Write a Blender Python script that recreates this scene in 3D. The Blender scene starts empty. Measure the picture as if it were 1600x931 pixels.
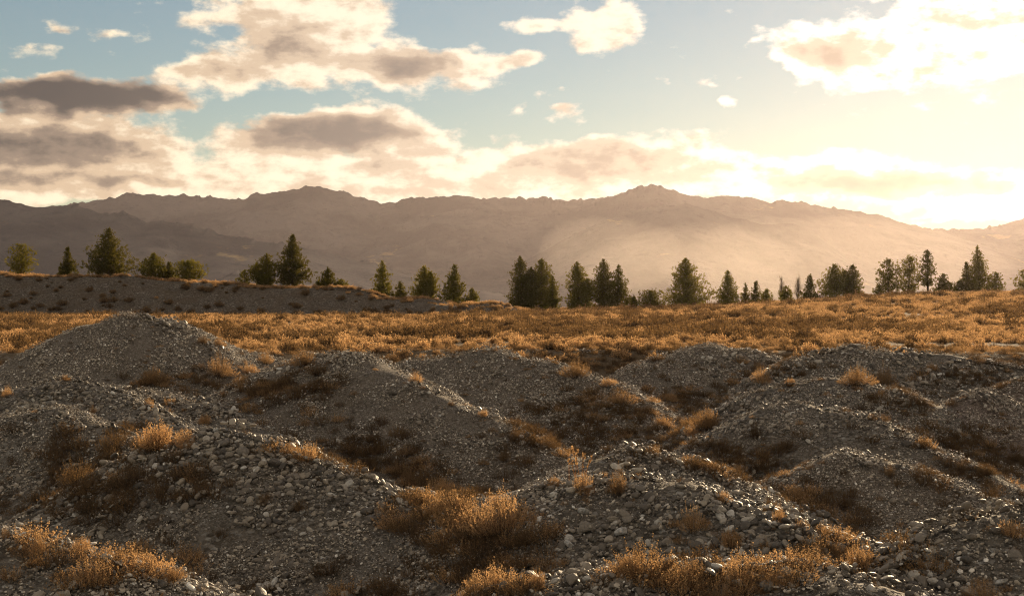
import bpy, bmesh, math, random
import numpy as np
from mathutils import Vector, Matrix, Euler

SC = bpy.context.scene
COL = SC.collection
R = math.radians
random.seed(7)
RNG = np.random.default_rng(7)

# ------------------------------------------------------------------ camera
CAMZ = 2.0
FPX = 50.0 / 36.0 * 1600.0
cam_d = bpy.data.cameras.new('camera')
cam = bpy.data.objects.new('camera', cam_d)
COL.objects.link(cam)
cam.location = (0, 0, CAMZ)
cam.rotation_euler = (R(90), 0, 0)
cam_d.lens = 50
cam_d.sensor_width = 36
cam_d.clip_start = 0.1
cam_d.clip_end = 60000
SC.camera = cam

# ------------------------------------------------------------------ light
SUN_AZ = 20.6            # degrees to the right of the view axis (+Y)
SUN_EL = 12.0
SKY_STRENGTH = 0.05
SUN_STRENGTH = 5.0
SUN_COLOR = (1.0, 0.74, 0.45)
EXPOSURE = 0.6
HAZE_DENSITY = 2.2e-5
sdir = Vector((math.sin(R(SUN_AZ)) * math.cos(R(SUN_EL)), math.cos(R(SUN_AZ)) * math.cos(R(SUN_EL)), math.sin(R(SUN_EL))))
sun_d = bpy.data.lights.new('sun', 'SUN')
sun_d.energy = SUN_STRENGTH
sun_d.color = SUN_COLOR
sun_d.angle = R(0.6)
sun = bpy.data.objects.new('sun', sun_d)
COL.objects.link(sun)
sun.rotation_euler = (-sdir).to_track_quat('-Z', 'Y').to_euler()
sun.location = (60, 160, 60)


# small expression wrapper over shader math nodes
class E:
    nt = None

    def __init__(self, s):
        self.s = s

    @staticmethod
    def put(inp, v):
        if isinstance(v, E):
            E.nt.links.new(v.s, inp)
        else:
            inp.default_value = v

    @staticmethod
    def m(op, a, b=0.0, c=None, clamp=False):
        n = E.nt.nodes.new('ShaderNodeMath')
        n.operation = op
        n.use_clamp = clamp
        E.put(n.inputs[0], a)
        E.put(n.inputs[1], b)
        if c is not None:
            E.put(n.inputs[2], c)
        return E(n.outputs[0])

    def __add__(s, o): return E.m('ADD', s, o)
    def __radd__(s, o): return E.m('ADD', o, s)
    def __sub__(s, o): return E.m('SUBTRACT', s, o)
    def __rsub__(s, o): return E.m('SUBTRACT', o, s)
    def __mul__(s, o): return E.m('MULTIPLY', s, o)
    def __rmul__(s, o): return E.m('MULTIPLY', o, s)
    def __truediv__(s, o): return E.m('DIVIDE', s, o)
    def clamp(s): return E.m('ADD', s, 0.0, clamp=True)
    def pow(s, p): return E.m('POWER', s, p)

    @staticmethod
    def v(op, a, b=None, out=0):
        n = E.nt.nodes.new('ShaderNodeVectorMath')
        n.operation = op
        E.put(n.inputs[0], a)
        if b is not None:
            E.put(n.inputs[1], b)
        return E(n.outputs['Value' if out else 'Vector'])

    @staticmethod
    def smooth(x, a, b, lo=0.0, hi=1.0):
        n = E.nt.nodes.new('ShaderNodeMapRange')
        n.interpolation_type = 'SMOOTHSTEP'
        E.put(n.inputs[0], x)
        for i, q in enumerate((a, b, lo, hi)):
            n.inputs[1 + i].default_value = q
        return E(n.outputs[0])

    @staticmethod
    def noise(vec, scale, detail=4.0, rough=0.5, color=False, dim='3D'):
        n = E.nt.nodes.new('ShaderNodeTexNoise')
        n.noise_dimensions = dim
        E.put(n.inputs['Vector'], vec)
        n.inputs['Scale'].default_value = scale
        n.inputs['Detail'].default_value = detail
        n.inputs['Roughness'].default_value = rough
        return E(n.outputs['Color' if color else 0])

    @staticmethod
    def mix(f, a, b):
        n = E.nt.nodes.new('ShaderNodeMix')
        n.data_type = 'RGBA'
        n.clamp_factor = True
        E.put(n.inputs[0], f)
        for inp, q in ((n.inputs[6], a), (n.inputs[7], b)):
            if isinstance(q, E):
                E.nt.links.new(q.s, inp)
            else:
                inp.default_value = (*q, 1)
        return E(n.outputs[2])

    @staticmethod
    def combine(x, y, z=0.0):
        n = E.nt.nodes.new('ShaderNodeCombineXYZ')
        for i, q in enumerate((x, y, z)):
            E.put(n.inputs[i], q)
        return E(n.outputs[0])

    @staticmethod
    def sep(v):
        n = E.nt.nodes.new('ShaderNodeSeparateXYZ')
        E.put(n.inputs[0], v)
        return [E(n.outputs[i]) for i in range(3)]


def azel(px, py):
    """photograph pixel -> compass bearing and elevation in degrees"""
    dx = (px - 800) / FPX
    dz = (465.5 - py) / FPX
    return math.degrees(math.atan(dx)), math.degrees(math.atan(dz / math.sqrt(1 + dx * dx)))


DEG = math.degrees(1 / FPX)
# clouds: bearing/elevation survey (x, y, half width, half height, weight)
CLOUDS = [
    (430, 40, 150, 66, .9), (530, 88, 140, 64, 1), (400, 112, 130, 42, 1), (320, 116, 90, 28, .8), (650, 112, 120, 44, 1),
    (750, 102, 90, 34, .9), (820, 97, 60, 15, .7), (565, 28, 75, 42, .8), (470, 5, 120, 46, .7), (300, 14, 70, 24, .55),
    (150, 150, 160, 36, 1.2), (70, 150, 70, 30, 1), (250, 160, 75, 26, .8), (85, 120, 60, 14, .5),
    (100, 235, 190, 66, 1.1), (0, 240, 130, 70, 1.1), (215, 240, 95, 52, .9), (30, 190, 90, 24, .7),
    (520, 212, 190, 44, 1.1), (575, 186, 90, 30, .9), (645, 220, 75, 46, .9), (395, 222, 110, 26, .8),
    (80, 285, 240, 24, .9), (330, 268, 240, 36, .95), (560, 270, 240, 38, 1), (740, 262, 150, 40, .9), (420, 300, 400, 22, .8), (700, 300, 300, 26, .7),
    (-60, 310, 160, 14, .7), (150, 308, 170, 15, .7),
    (960, 238, 180, 40, 1), (870, 262, 150, 40, .9), (1080, 236, 95, 36, .9), (1130, 264, 130, 36, .9), (980, 290, 300, 34, .8),
    (1260, 282, 180, 32, .9), (1330, 244, 70, 20, .8), (1400, 292, 240, 36, .9), (1560, 300, 190, 34, .9), (1440, 342, 190, 14, .7), (1600, 330, 120, 20, .7), (1290, 258, 120, 16, .6),
    (930, 38, 84, 46, 1), (845, 40, 60, 20, .8), (975, 26, 52, 44, .8), (940, 70, 40, 18, .6),
    (1300, 82, 115, 58, 1), (1400, 88, 190, 60, 1), (1240, 74, 60, 40, .8), (1520, 70, 210, 90, 1), (1500, 12, 130, 44, .8), (1180, 70, 26, 9, .6),
    (1142, 158, 34, 18, .8), (890, 184, 44, 12, .7), (802, 172, 20, 20, .5), (852, 155, 16, 8, .45), (883, 148, 16, 8, .45), (1118, 132, 12, 8, .5), (1310, 160, 14, 7, .5), (1100, 180, 40, 8, .35),
    (76, 46, 36, 17, .75), (60, 84, 42, 13, .6), (190, 56, 66, 18, .6), (150, 210, 60, 18, .6),
]
# where they are thick enough to go grey
THICK = [
    (150, 150, 165, 34, 1.55), (80, 150, 80, 28, 1.0), (60, 222, 170, 40, .62), (0, 240, 120, 40, .2), (170, 232, 80, 26, .3),
    (505, 212, 165, 32, 1.1), (580, 200, 80, 22, .7), (652, 106, 85, 30, .95), (430, 62, 90, 34, .6), (360, 105, 80, 24, .35), (540, 100, 90, 20, .3),
    (960, 238, 140, 22, .75), (890, 272, 130, 26, .6), (1080, 270, 100, 22, .4), (1290, 94, 55, 24, .55), (1320, 288, 140, 20, .6), (1450, 290, 160, 20, .55),
    (120, 276, 190, 12, .3), (230, 282, 120, 10, .2), (600, 262, 60, 14, .3), (700, 284, 120, 14, .25), (1420, 340, 90, 8, .35), (0, 282, 80, 14, .4),
]


def build_world():
    w = bpy.data.worlds.new('World')
    SC.world = w
    w.use_nodes = True
    nt = w.node_tree
    nt.nodes.clear()
    E.nt = nt
    out = nt.nodes.new('ShaderNodeOutputWorld')
    bg = nt.nodes.new('ShaderNodeBackground')
    sky = nt.nodes.new('ShaderNodeTexSky')
    sky.sky_type = 'NISHITA'
    sky.sun_disc = False
    sky.sun_elevation = R(SUN_EL)
    sky.sun_rotation = R(SUN_AZ)
    sky.altitude = 300
    sky.air_density = 1.2
    sky.dust_density = 0.04
    sky.ozone_density = 1.7
    tc = nt.nodes.new('ShaderNodeTexCoord')
    d = E(tc.outputs['Generated'])
    x, y, z = E.sep(d)
    az = E.m('ARCTAN2', x, y) * (180 / math.pi)
    el = E.m('ARCSINE', z) * (180 / math.pi)
    p0 = E.combine(az, el)
    # break the outlines up at two scales
    w1 = E.noise(E.v('MULTIPLY', p0, (1, 1.7, 1)), .42, 2, .5, color=True)
    w1 = E.v('SUBTRACT', w1, (.5, .5, .5))
    w1 = E.v('MULTIPLY', w1, (3.0, 1.35, 0))
    p = E.v('ADD', p0, w1)
    fine = E.noise(E.v('MULTIPLY', p0, (1, 1.7, 1)), .85, 7, .58)
    fine2 = E.noise(E.v('ADD', E.v('MULTIPLY', p0, (.8, 2.4, 1)), (31, 7, 3)), .45, 4, .55)

    AZ0, AZ1, EL0, EL1 = -24.0, 24.0, 1.0, 14.0
    ga = np.linspace(AZ0, AZ1, 257)
    ge = np.linspace(EL0, EL1, 129)
    GA, GE = np.meshgrid(ga, ge)

    def lin(v, a, b):
        n = nt.nodes.new('ShaderNodeMapRange')
        E.put(n.inputs[0], v)
        for i, q in enumerate((a, b, -1.0, 1.0)):
            n.inputs[1 + i].default_value = q
        return E(n.outputs[0])
    wa, we, _ = E.sep(p)
    wa = lin(wa, AZ0, AZ1)
    we = lin(we, EL0, EL1)
    wa3 = E.combine(wa, wa, wa)
    we3 = E.combine(we, we, we)

    def curves(inp, cols):
        n = nt.nodes.new('ShaderNodeVectorCurve')
        mp = n.mapping
        mp.use_clip = False
        for c in range(3):
            cu = mp.curves[c]
            v = cols[c]
            xs = np.linspace(-1, 1, len(v))
            cu.points[0].location = (-1, float(v[0]))
            cu.points[1].location = (1, float(v[-1]))
            for q in range(1, len(v) - 1):
                cu.points.new(float(xs[q]), float(v[q]))
        mp.update()
        nt.links.new(inp.s, n.inputs['Vector'])
        return E(n.outputs[0])

    def field(lst, rank):
        """the surveyed cloud map, kept as a few products of a bearing curve and an elevation curve"""
        f = np.zeros_like(GA)
        for (px, py, a, b, wt) in lst:
            ca, ce = azel(px, py)
            r = np.sqrt(((GA - ca) / (a * DEG * 1.0)) ** 2 + ((GE - ce) / (b * DEG * 1.02)) ** 2)
            t = np.clip((1.25 - r) / 1.25, 0, 1)
            f += wt * t * t * (3 - 2 * t)
        U, S, Vt = np.linalg.svd(f, full_matrices=False)
        acc = None
        for k in range(0, rank, 3):
            fe = [U[:, j] * math.sqrt(S[j]) for j in range(k, k + 3)]
            fa = [Vt[j] * math.sqrt(S[j]) for j in range(k, k + 3)]
            me_ = [max(1e-6, np.abs(q).max()) for q in fe]
            ma_ = [max(1e-6, np.abs(q).max()) for q in fa]
            ve = curves(we3, [q / m_ for q, m_ in zip(fe, me_)])
            va = curves(wa3, [q[::2] / m_ for q, m_ in zip(fa, ma_)])
            va = E.v('MULTIPLY', va, tuple(x1 * x2 for x1, x2 in zip(me_, ma_)))
            d3 = E.v('DOT_PRODUCT', ve, va, out=1)
            acc = d3 if acc is None else acc + d3
        return acc

    cov = field(CLOUDS, 18)
    # same broken cloud goes on out of view, its cover set for fill light
    far = E.noise(E.v('MULTIPLY', d, (1, 1, 2.2)), 3.0, 3, .5)
    beyond = E.smooth(E.m('ABSOLUTE', az), 19.5, 24.0)
    beyond = E.m('MAXIMUM', beyond, E.smooth(el, 11.6, 14.5))
    cov = cov + beyond * E.smooth(far, .44, .62) * 1.4
    dens = cov + (fine - .5) * 1.9 + (fine2 - .5) * .7
    mask = E.smooth(dens, .24, .84)
    # light comes through from the sun's side: thin edges glow, thick cores go grey
    soff = E.noise(E.v('ADD', E.v('MULTIPLY', p0, (1, 1.7, 1)), (.34, .30, 0)), .85, 5, .58)
    relief = (soff - fine) * 1.35
    thick = field(THICK, 12) + E.smooth(dens, .8, 2.4) * .34 + relief + (fine2 - .5) * 1.1 + (fine - .5) * .55
    thick = thick + beyond * E.smooth(far, .60, .75) * .7
    t = E.smooth(thick, -.22, 1.55)
    cosang = E.v('DOT_PRODUCT', d, tuple(sdir), out=1)
    near = E.smooth(cosang, .78, .985)
    near2 = E.smooth(cosang, .955, 1.0)
    lit = E.mix(near, (15.5, 13.0, 9.4), (15.5, 13.4, 10.6))
    lit = E.mix(near2, lit, (20, 18, 15.5))
    cream = E.mix(near, (9.6, 7.0, 4.7), (10.2, 8.1, 6.1))
    mid = E.mix(near, (3.9, 2.9, 2.2), (7.0, 5.4, 4.1))
    core = E.mix(near, (1.05, .90, .88), (5.0, 4.0, 3.3))
    c = E.mix(E.smooth(t, -.02, .24), lit, cream)
    c = E.mix(E.smooth(t, .25, .62), c, mid)
    c = E.mix(E.smooth(t, .58, 1.0), c, core)
    skyc = E(sky.outputs[0])
    res = E.mix(mask * .96, skyc, c)
    nt.links.new(res.s, bg.inputs[0])
    bg.inputs[1].default_value = SKY_STRENGTH
    nt.links.new(bg.outputs[0], out.inputs[0])


build_world()
vs = SC.view_settings
vs.view_transform = 'Standard'
vs.look = 'None'
vs.exposure = EXPOSURE
vs.gamma = 1
vs.use_curve_mapping = False
cy = SC.cycles
cy.use_denoising = True
cy.denoiser = 'OPENIMAGEDENOISE'
cy.denoising_input_passes = 'RGB_ALBEDO_NORMAL'
cy.use_adaptive_sampling = True
cy.adaptive_threshold = .012
cy.denoising_prefilter = 'NONE'
cy.filter_width = 1.15
cy.max_bounces = 8
cy.diffuse_bounces = 3
cy.glossy_bounces = 1
cy.transmission_bounces = 3
cy.volume_bounces = 1
cy.transparent_max_bounces = 8
cy.sample_clamp_indirect = 6


# ------------------------------------------------------------------ noise
def _hash(ix, iy, seed):
    h = (ix.astype(np.int64) * 374761393 + iy.astype(np.int64) * 668265263 + seed * 1442695041) & 0xffffffff
    h = ((h ^ (h >> 13)) * 1274126177) & 0xffffffff
    return ((h ^ (h >> 16)) & 0xffffff) / float(0xffffff)


def vnoise(x, y, seed=0):
    x = np.asarray(x, float)
    y = np.asarray(y, float)
    ix = np.floor(x)
    iy = np.floor(y)
    fx = x - ix
    fy = y - iy
    ux = fx * fx * fx * (fx * (fx * 6 - 15) + 10)
    uy = fy * fy * fy * (fy * (fy * 6 - 15) + 10)
    a = _hash(ix, iy, seed)
    b = _hash(ix + 1, iy, seed)
    c = _hash(ix, iy + 1, seed)
    d = _hash(ix + 1, iy + 1, seed)
    return (a + (b - a) * ux) * (1 - uy) + (c + (d - c) * ux) * uy


def fbm(x, y, octaves=4, seed=0, gain=.5):
    s = 0
    amp = 1
    tot = 0
    for i in range(octaves):
        s = s + amp * vnoise(x * 2 ** i + 17.3 * i, y * 2 ** i - 9.1 * i, seed + i)
        tot += amp
        amp *= gain
    return s / tot - .5


def sstep(a, b, x):
    t = np.clip((x - a) / (b - a), 0, 1)
    return t * t * (3 - 2 * t)


def at(px, py, Y):
    return ((px - 800) / FPX * Y, Y, CAMZ - (py - 465.5) / FPX * Y)


# ------------------------------------------------------------------ terrain
# each heap is a crest line with a slope and a rounding radius: (label, slope, rounding, stoniness, polylines)
MOUNDS = [
    ('tall rounded gravel mound rising above the edge of the golden plain', .46, .9, .45,
     [[at(150, 508, 42.5), at(205, 495, 42.5), at(262, 503, 42.5)], [at(340, 545, 43.5), at(425, 560, 43)]]),
    ('low gravel mound with two crests below the tall rounded one', .48, .5, .8,
     [[at(-40, 618, 27), at(100, 598, 27), at(165, 606, 26.7), at(300, 678, 24.5)], [at(-30, 660, 24.2), at(95, 640, 24.2), at(190, 684, 22.8)]]),
    ('narrow stony ridge running down between the two-crested mound and the broad pale one', .5, .4, .9,
     [[at(235, 612, 29.5), at(330, 634, 28), at(440, 698, 25)]]),
    ('broad pale gravel mound with a long straight slope and shadowed crest', .5, .6, .5,
     [[at(425, 580, 31), at(490, 562, 30.6), at(550, 558, 30), at(640, 597, 28.6), at(760, 650, 27), at(870, 706, 25.6)]]),
    ('gravel mound with scrub along its falling crest behind the broad pale one', .45, .6, .55,
     [[at(650, 562, 43), at(770, 547, 43), at(860, 570, 41), at(960, 604, 39)]]),
    ('small smooth gravel mound at the edge of the golden plain', .4, .8, .35,
     [[at(1030, 560, 45), at(1110, 543, 46), at(1195, 556, 45.5)]]),
    ('dark cobbled bank just below the golden plain behind a patch of bright bushes', .5, .4, .95,
     [[at(1240, 562, 43), at(1330, 547, 44), at(1480, 556, 43.5), at(1600, 575, 43)]]),
    ('low stony hump below the dark cobbled bank with bright bushes on its top', .45, .4, .8,
     [[at(1215, 606, 36), at(1300, 592, 36), at(1400, 612, 35)]]),
    ('long stony mound whose crest runs down past the smooth small mound', .48, .45, .7,
     [[at(1130, 684, 30), at(1200, 642, 30.2), at(1262, 633, 30), at(1350, 655, 29), at(1470, 710, 27.6), at(1620, 782, 26)]]),
    ('small smooth fine gravel mound in front of the long stony one', .45, .5, .4,
     [[at(1250, 742, 23.6), at(1330, 711, 23.6), at(1420, 733, 23.2), at(1540, 784, 22.2), at(1620, 824, 21.5)]]),
    ('reddish stony mound with one big pale boulder near its top', .48, .6, .85,
     [[at(1445, 640, 35), at(1530, 614, 35), at(1610, 642, 34.4), at(1700, 690, 33)]]),
    ('stony rise at the far end behind the reddish mound', .48, .5, .9,
     [[at(1535, 612, 40), at(1600, 596, 40), at(1720, 590, 40)]]),
    ('dark cobble mound topped by rounded boulders in front of the broad pale one', .52, .45, .95,
     [[at(205, 720, 18.6), at(300, 689, 18.6), at(352, 683, 18.4), at(420, 698, 18), at(530, 746, 17.3), at(690, 806, 16.4)]]),
    ('little cobbled hump in the brown hollow behind the boulder mound', .45, .45, .9,
     [[at(905, 730, 21.5), at(1000, 704, 22), at(1085, 722, 21.5)]]),
    ('boulder strewn mound with big river cobbles and a sunlit falling crest', .46, .5, 1.0,
     [[at(735, 778, 16.6), at(850, 754, 16), at(960, 752, 15.5), at(1060, 764, 15), at(1200, 812, 14.4), at(1420, 866, 13.8)],
      [at(860, 912, 11.6), at(1000, 888, 11.8), at(1240, 893, 11.6), at(1430, 940, 11)]]),
    ('heap of big dark cobbles with a golden bush on top', .5, .4, 1.0,
     [[at(1405, 892, 12.4), at(1470, 858, 12.6), at(1545, 830, 12.7), at(1610, 815, 12.7), at(1720, 800, 12.6)]]),
    ('stony slope falling away below two golden bushes', .45, .4, .9,
     [[at(-120, 825, 11.2), at(0, 848, 11), at(120, 880, 10.8), at(230, 912, 10.6), at(350, 944, 10.4)]]),
    ('gravel heap under the viewpoint', .42, .8, .7, [[(-2.5, -1.5, .25), (0, 0, .4), (2.5, -.5, .2)]]),
]
NM = len(MOUNDS)


def seg_field(x, y, mound):
    _, k, r, _, lines = mound
    k = k * 1.18
    r = r * .6
    best = np.full(np.shape(x), -1e9)
    for pts in lines:
        for a, b in zip(pts[:-1], pts[1:]):
            ax, ay, az_ = a
            bx, by, bz = b
            dx, dy = bx - ax, by - ay
            L2 = dx * dx + dy * dy
            t = np.clip(((x - ax) * dx + (y - ay) * dy) / L2, 0, 1)
            d = np.sqrt((x - ax - t * dx) ** 2 + (y - ay - t * dy) ** 2)
            h = az_ + t * (bz - az_) - k * (np.sqrt(d * d + r * r) - r)
            # soft max between the pieces of a crest
            m = np.maximum(best, h)
            dlt = np.minimum(np.abs(best - h), 5)
            best = m + .06 * np.exp(-dlt / .12) * (best > -1e8)
    return best


def plain_z(x, y):
    rise = sstep(70, 205, y) * (1.0 + 1.6 * sstep(-.02, .36, x / np.maximum(y, 1)))
    rise = rise * sstep(-.03, .34, x / np.maximum(y, 1))
    z = rise + .22 * fbm(x * .06, y * .06, 3, 3) + .12 * fbm(x * .25, y * .25, 2, 8) * sstep(55, 80, y)
    # beyond the crest the land drops to the valley floor
    drop = sstep(205, 420, y)
    z = z * (1 - drop) + drop * -9.0 - sstep(400, 1500, y) * 16
    return z


def bank_z(x, y):
    """long gravel bank at the far left of the plain"""
    pts = [at(-700, 405, 172), at(-300, 412, 166), at(0, 431, 163), at(130, 432, 163), at(300, 442, 163), at(480, 451, 163), at(600, 466, 162), at(700, 476, 160), at(800, 486, 158)]
    best = np.full(np.shape(x), -1e9)
    for a, b in zip(pts[:-1], pts[1:]):
        dx, dy = b[0] - a[0], b[1] - a[1]
        t = np.clip(((x - a[0]) * dx + (y - a[1]) * dy) / (dx * dx + dy * dy), 0, 1)
        cx, cyy = a[0] + t * dx, a[1] + t * dy
        dd = np.sqrt((x - cx) ** 2 + (y - cyy) ** 2)
        k = np.where(y < cyy, .62, .25)
        flat = np.where(y < cyy, .3, 5.0)
        h = a[2] + t * (b[2] - a[2]) - k * (np.sqrt(np.maximum(dd - flat, 0) ** 2 + .25) - .5)
        best = np.maximum(best, h)
    return best + .5 * fbm(x * .10, y * .05, 3, 21) + .35 * fbm(x * .45, y * .2, 3, 25)


def terrain(x, y, want_id=False):
    x = np.asarray(x, float)
    y = np.asarray(y, float)
    edge = 50 + 5 * fbm(x * .07, y * .0 + 2, 3, 5) * 2
    pit = -1.85 + .5 * fbm(x * .16, y * .16, 3, 11) - .25 * sstep(30, 18, y) + .35 * sstep(36, 46, y)
    w = sstep(-3.0, 2.5, y - edge)
    z = pit * (1 - w) + plain_z(x, y) * w
    idn = np.where(w > .5, NM + 1, NM)          # NM: hollows, NM+1: plain
    zb = bank_z(x, y)
    on = (zb > z + .03) & (y > 110)
    z = np.where(on, zb, z)
    idn = np.where(on, NM + 2, idn)
    near = (y < 62) & (y > -12)
    if near.any():
        xn, yn = x[near], y[near]
        # ragged heap outlines
        wx = xn + .5 * fbm(xn * .5, yn * .5, 3, 31)
        wy = yn + .5 * fbm(xn * .5 + 40, yn * .5, 3, 33)
        zz = z[near]
        ii = idn[near]
        base = zz.copy()
        top = np.full(zz.shape, -1e9)
        for i, m in enumerate(MOUNDS):
            h = seg_field(wx, wy, m)
            ii = np.where((h > base + .12) & (h > top), i, ii)
            top = np.maximum(top, h)
            s = .10
            dlt = np.abs(zz - h)
            zz = np.maximum(zz, h) + s * np.exp(-np.minimum(dlt, 3) / .18) * .5
        zz = zz + .10 * fbm(xn * .9, yn * .9, 4, 41) + .05 * fbm(xn * 3.1, yn * 3.1, 3, 47)
        z[near] = zz
        idn[near] = ii
    return (z, idn) if want_id else z


def tz(x, y):
    return float(terrain(np.array([x]), np.array([y]))[0])


def hit(px, py, y0=6.0, y1=400.0):
    """where the sight line through a survey mark meets the ground"""
    ys = np.exp(np.linspace(math.log(y0), math.log(y1), 1600))
    xs = (px - 800) / FPX * ys
    zl = CAMZ - (py - 465.5) / FPX * ys
    zt = terrain(xs.copy(), ys.copy())
    k = np.argmax(zt >= zl)
    if not (zt >= zl).any():
        return None
    return xs[k], ys[k], zt[k]


# ------------------------------------------------------------------ object helpers
def tag(o, label=None, cat=None, group=None, kind=None):
    if label: o['label'] = label
    if cat: o['category'] = cat
    if group: o['group'] = group
    if kind: o['kind'] = kind
    return o


def mesh_np(name, verts, faces, mats, smooth=True, mat_idx=None, loops=4):
    verts = np.ascontiguousarray(verts, dtype=np.float32)
    faces = np.ascontiguousarray(faces, dtype=np.int32)
    me = bpy.data.meshes.new(name)
    me.vertices.add(len(verts))
    me.vertices.foreach_set('co', verts.ravel())
    n = faces.shape[1]
    me.loops.add(faces.size)
    me.loops.foreach_set('vertex_index', faces.ravel())
    me.polygons.add(len(faces))
    me.polygons.foreach_set('loop_start', np.arange(0, faces.size, n, dtype=np.int32))
    for m in mats:
        me.materials.append(m)
    if mat_idx is not None:
        me.polygons.foreach_set('material_index', np.ascontiguousarray(mat_idx, dtype=np.int32))
    me.update(calc_edges=True)
    me.polygons.foreach_set('use_smooth', np.full(len(faces), smooth))
    return me


def obj(name, me, parent=None):
    o = bpy.data.objects.new(name, me)
    COL.objects.link(o)
    if parent:
        o.parent = parent
    return o


# ------------------------------------------------------------------ materials
def new_mat(name):
    m = bpy.data.materials.new(name)
    m.use_nodes = True
    nt = m.node_tree
    nt.nodes.clear()
    E.nt = nt
    out = nt.nodes.new('ShaderNodeOutputMaterial')
    return m, nt, out


def bsdf(nt, out, color, rough=.85, bump=None, spec=.25, strength=.5, dist=.02):
    b = nt.nodes.new('ShaderNodeBsdfPrincipled')
    if isinstance(color, E):
        nt.links.new(color.s, b.inputs['Base Color'])
    else:
        b.inputs['Base Color'].default_value = (*color, 1)
    E.put(b.inputs['Roughness'], rough)
    b.inputs['Specular IOR Level'].default_value = spec
    if bump is not None:
        bn = nt.nodes.new('ShaderNodeBump')
        bn.inputs['Strength'].default_value = strength
        bn.inputs['Distance'].default_value = dist
        nt.links.new(bump.s, bn.inputs['Height'])
        nt.links.new(bn.outputs[0], b.inputs['Normal'])
    nt.links.new(b.outputs[0], out.inputs[0])
    return b


def position():
    g = E.nt.nodes.new('ShaderNodeNewGeometry')
    return E(g.outputs['Position'])


def objcoord():
    g = E.nt.nodes.new('ShaderNodeTexCoord')
    return E(g.outputs['Object'])


def rnd():
    g = E.nt.nodes.new('ShaderNodeObjectInfo')
    return E(g.outputs['Random'])


def ramp(f, stops):
    n = E.nt.nodes.new('ShaderNodeValToRGB')
    E.put(n.inputs[0], f)
    el = n.color_ramp.elements
    while len(el) < len(stops):
        el.new(.5)
    for e, (p, c) in zip(el, stops):
        e.position = p
        e.color = (*c, 1)
    return E(n.outputs[0])


def voro(vec, scale, out='Distance'):
    n = E.nt.nodes.new('ShaderNodeTexVoronoi')
    E.put(n.inputs['Vector'], vec)
    n.inputs['Scale'].default_value = scale
    return E(n.outputs[out])


GREYS = [(0, (0.046, 0.04, 0.033)), (0.3, (0.099, 0.087, 0.073)), (0.6, (0.155, 0.138, 0.117)), (0.85, (0.217, 0.195, 0.171)), (0.97, (0.31, 0.291, 0.267)), (1, (0.434, 0.415, 0.384))]  # ground greys lowered to deepen the shade in gaps between loose stones


STONE_TONES = [(0, (0.045, 0.038, 0.031)), (0.22, (0.13, 0.108, 0.087)), (0.46, (0.25, 0.212, 0.17)), (0.66, (0.381, 0.319, 0.246)), (0.82, (0.459, 0.398, 0.319)), (0.92, (0.56, 0.504, 0.426)), (0.97, (0.694, 0.65, 0.582)), (1, (0.8, 0.773, 0.717))]


def mat_gravel(name, tint=(1, 1, 1), soil=.35, s1=16, s2=42):
    m, nt, out = new_mat(name)
    p = position()
    wp = E.v('ADD', p, E.v('MULTIPLY', E.v('SUBTRACT', E.noise(p, 6, 2, color=True), (.5, .5, .5)), (.05, .05, .05)))
    wp = E.v('MULTIPLY', wp, (1, 1, 1.6))
    v1 = voro(wp, s1)
    c1 = voro(wp, s1, 'Color')
    v2 = voro(wp, s2)
    c2 = voro(wp, s2, 'Color')
    r1 = E.sep(c1)[0]
    r2 = E.sep(c2)[1]
    col1 = ramp(r1, GREYS)
    col2 = ramp(r2, GREYS)
    big = E.noise(p, .55, 5, .6)
    pick = E.smooth(E.noise(p, 3.0, 3), .42, .6)
    col = E.mix(pick, col2, col1)
    brown = E.mix(E.noise(p, 9, 4), (.09, .068, .047), (.17, .13, .09))
    col = E.mix(E.smooth(big, .38, .68) * soil + .06, col, brown)
    mul = nt.nodes.new('ShaderNodeMix')
    mul.data_type = 'RGBA'
    mul.blend_type = 'MULTIPLY'
    mul.inputs[0].default_value = 1
    nt.links.new(col.s, mul.inputs[6])
    mul.inputs[7].default_value = (*tint, 1)
    h = (1 - v1 * 1.1) * pick + (1 - v2 * 1.1) * .45 + E.noise(p, 60, 3) * .15
    bsdf(nt, out, E(mul.outputs[2]), .86, h, .2, 1.0, .035)
    return m


def mat_stone(name, shift=0.0):
    m, nt, out = new_mat(name)
    p = objcoord()
    r = rnd()
    base = ramp(r * .70, STONE_TONES)
    n = E.noise(E.v('ADD', p, E.combine(r * 37, r * 11, r * 5)), 2.2, 6, .6)
    band = E.noise(E.v('MULTIPLY', p, (1.2, 1.2, 9)), 1.6, 3)
    spots = E.smooth(E.noise(E.v('ADD', p, E.combine(r * 17, 3, r * 9)), 5.5, 3), .58, .68)
    col = E.mix(E.smooth(n, .3, .75) * .5, base, (.10, .08, .06))
    col = E.mix(E.smooth(band, .5, .75) * .35, col, (.27, .24, .20))
    col = E.mix(spots * .35, col, (.26, .26, .23))
    bsdf(nt, out, col, .6, n * .7 + band * .3, .4, .7, .15)
    return m


def mat_patch(name, gain):
    m, nt, out = new_mat(name)
    at_ = nt.nodes.new('ShaderNodeAttribute')
    at_.attribute_name = 'tone'
    tone = E(at_.outputs['Fac'])
    p = position()
    r = rnd()
    f = E.m('FRACT', tone + r * 7.3)
    base = ramp(f, [(q, tuple(c * gain for c in col_)) for q, col_ in STONE_TONES])
    n = E.noise(p, 30, 3, .6)
    big = E.noise(p, .7, 4, .6)
    col = E.mix(E.smooth(n, .35, .75) * .4, base, (.12, .095, .07))
    col = E.mix(E.smooth(big, .45, .7) * .35, col, (.17, .135, .10))
    bsdf(nt, out, col, .55, n, .45, .4, .01)
    return m


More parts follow.
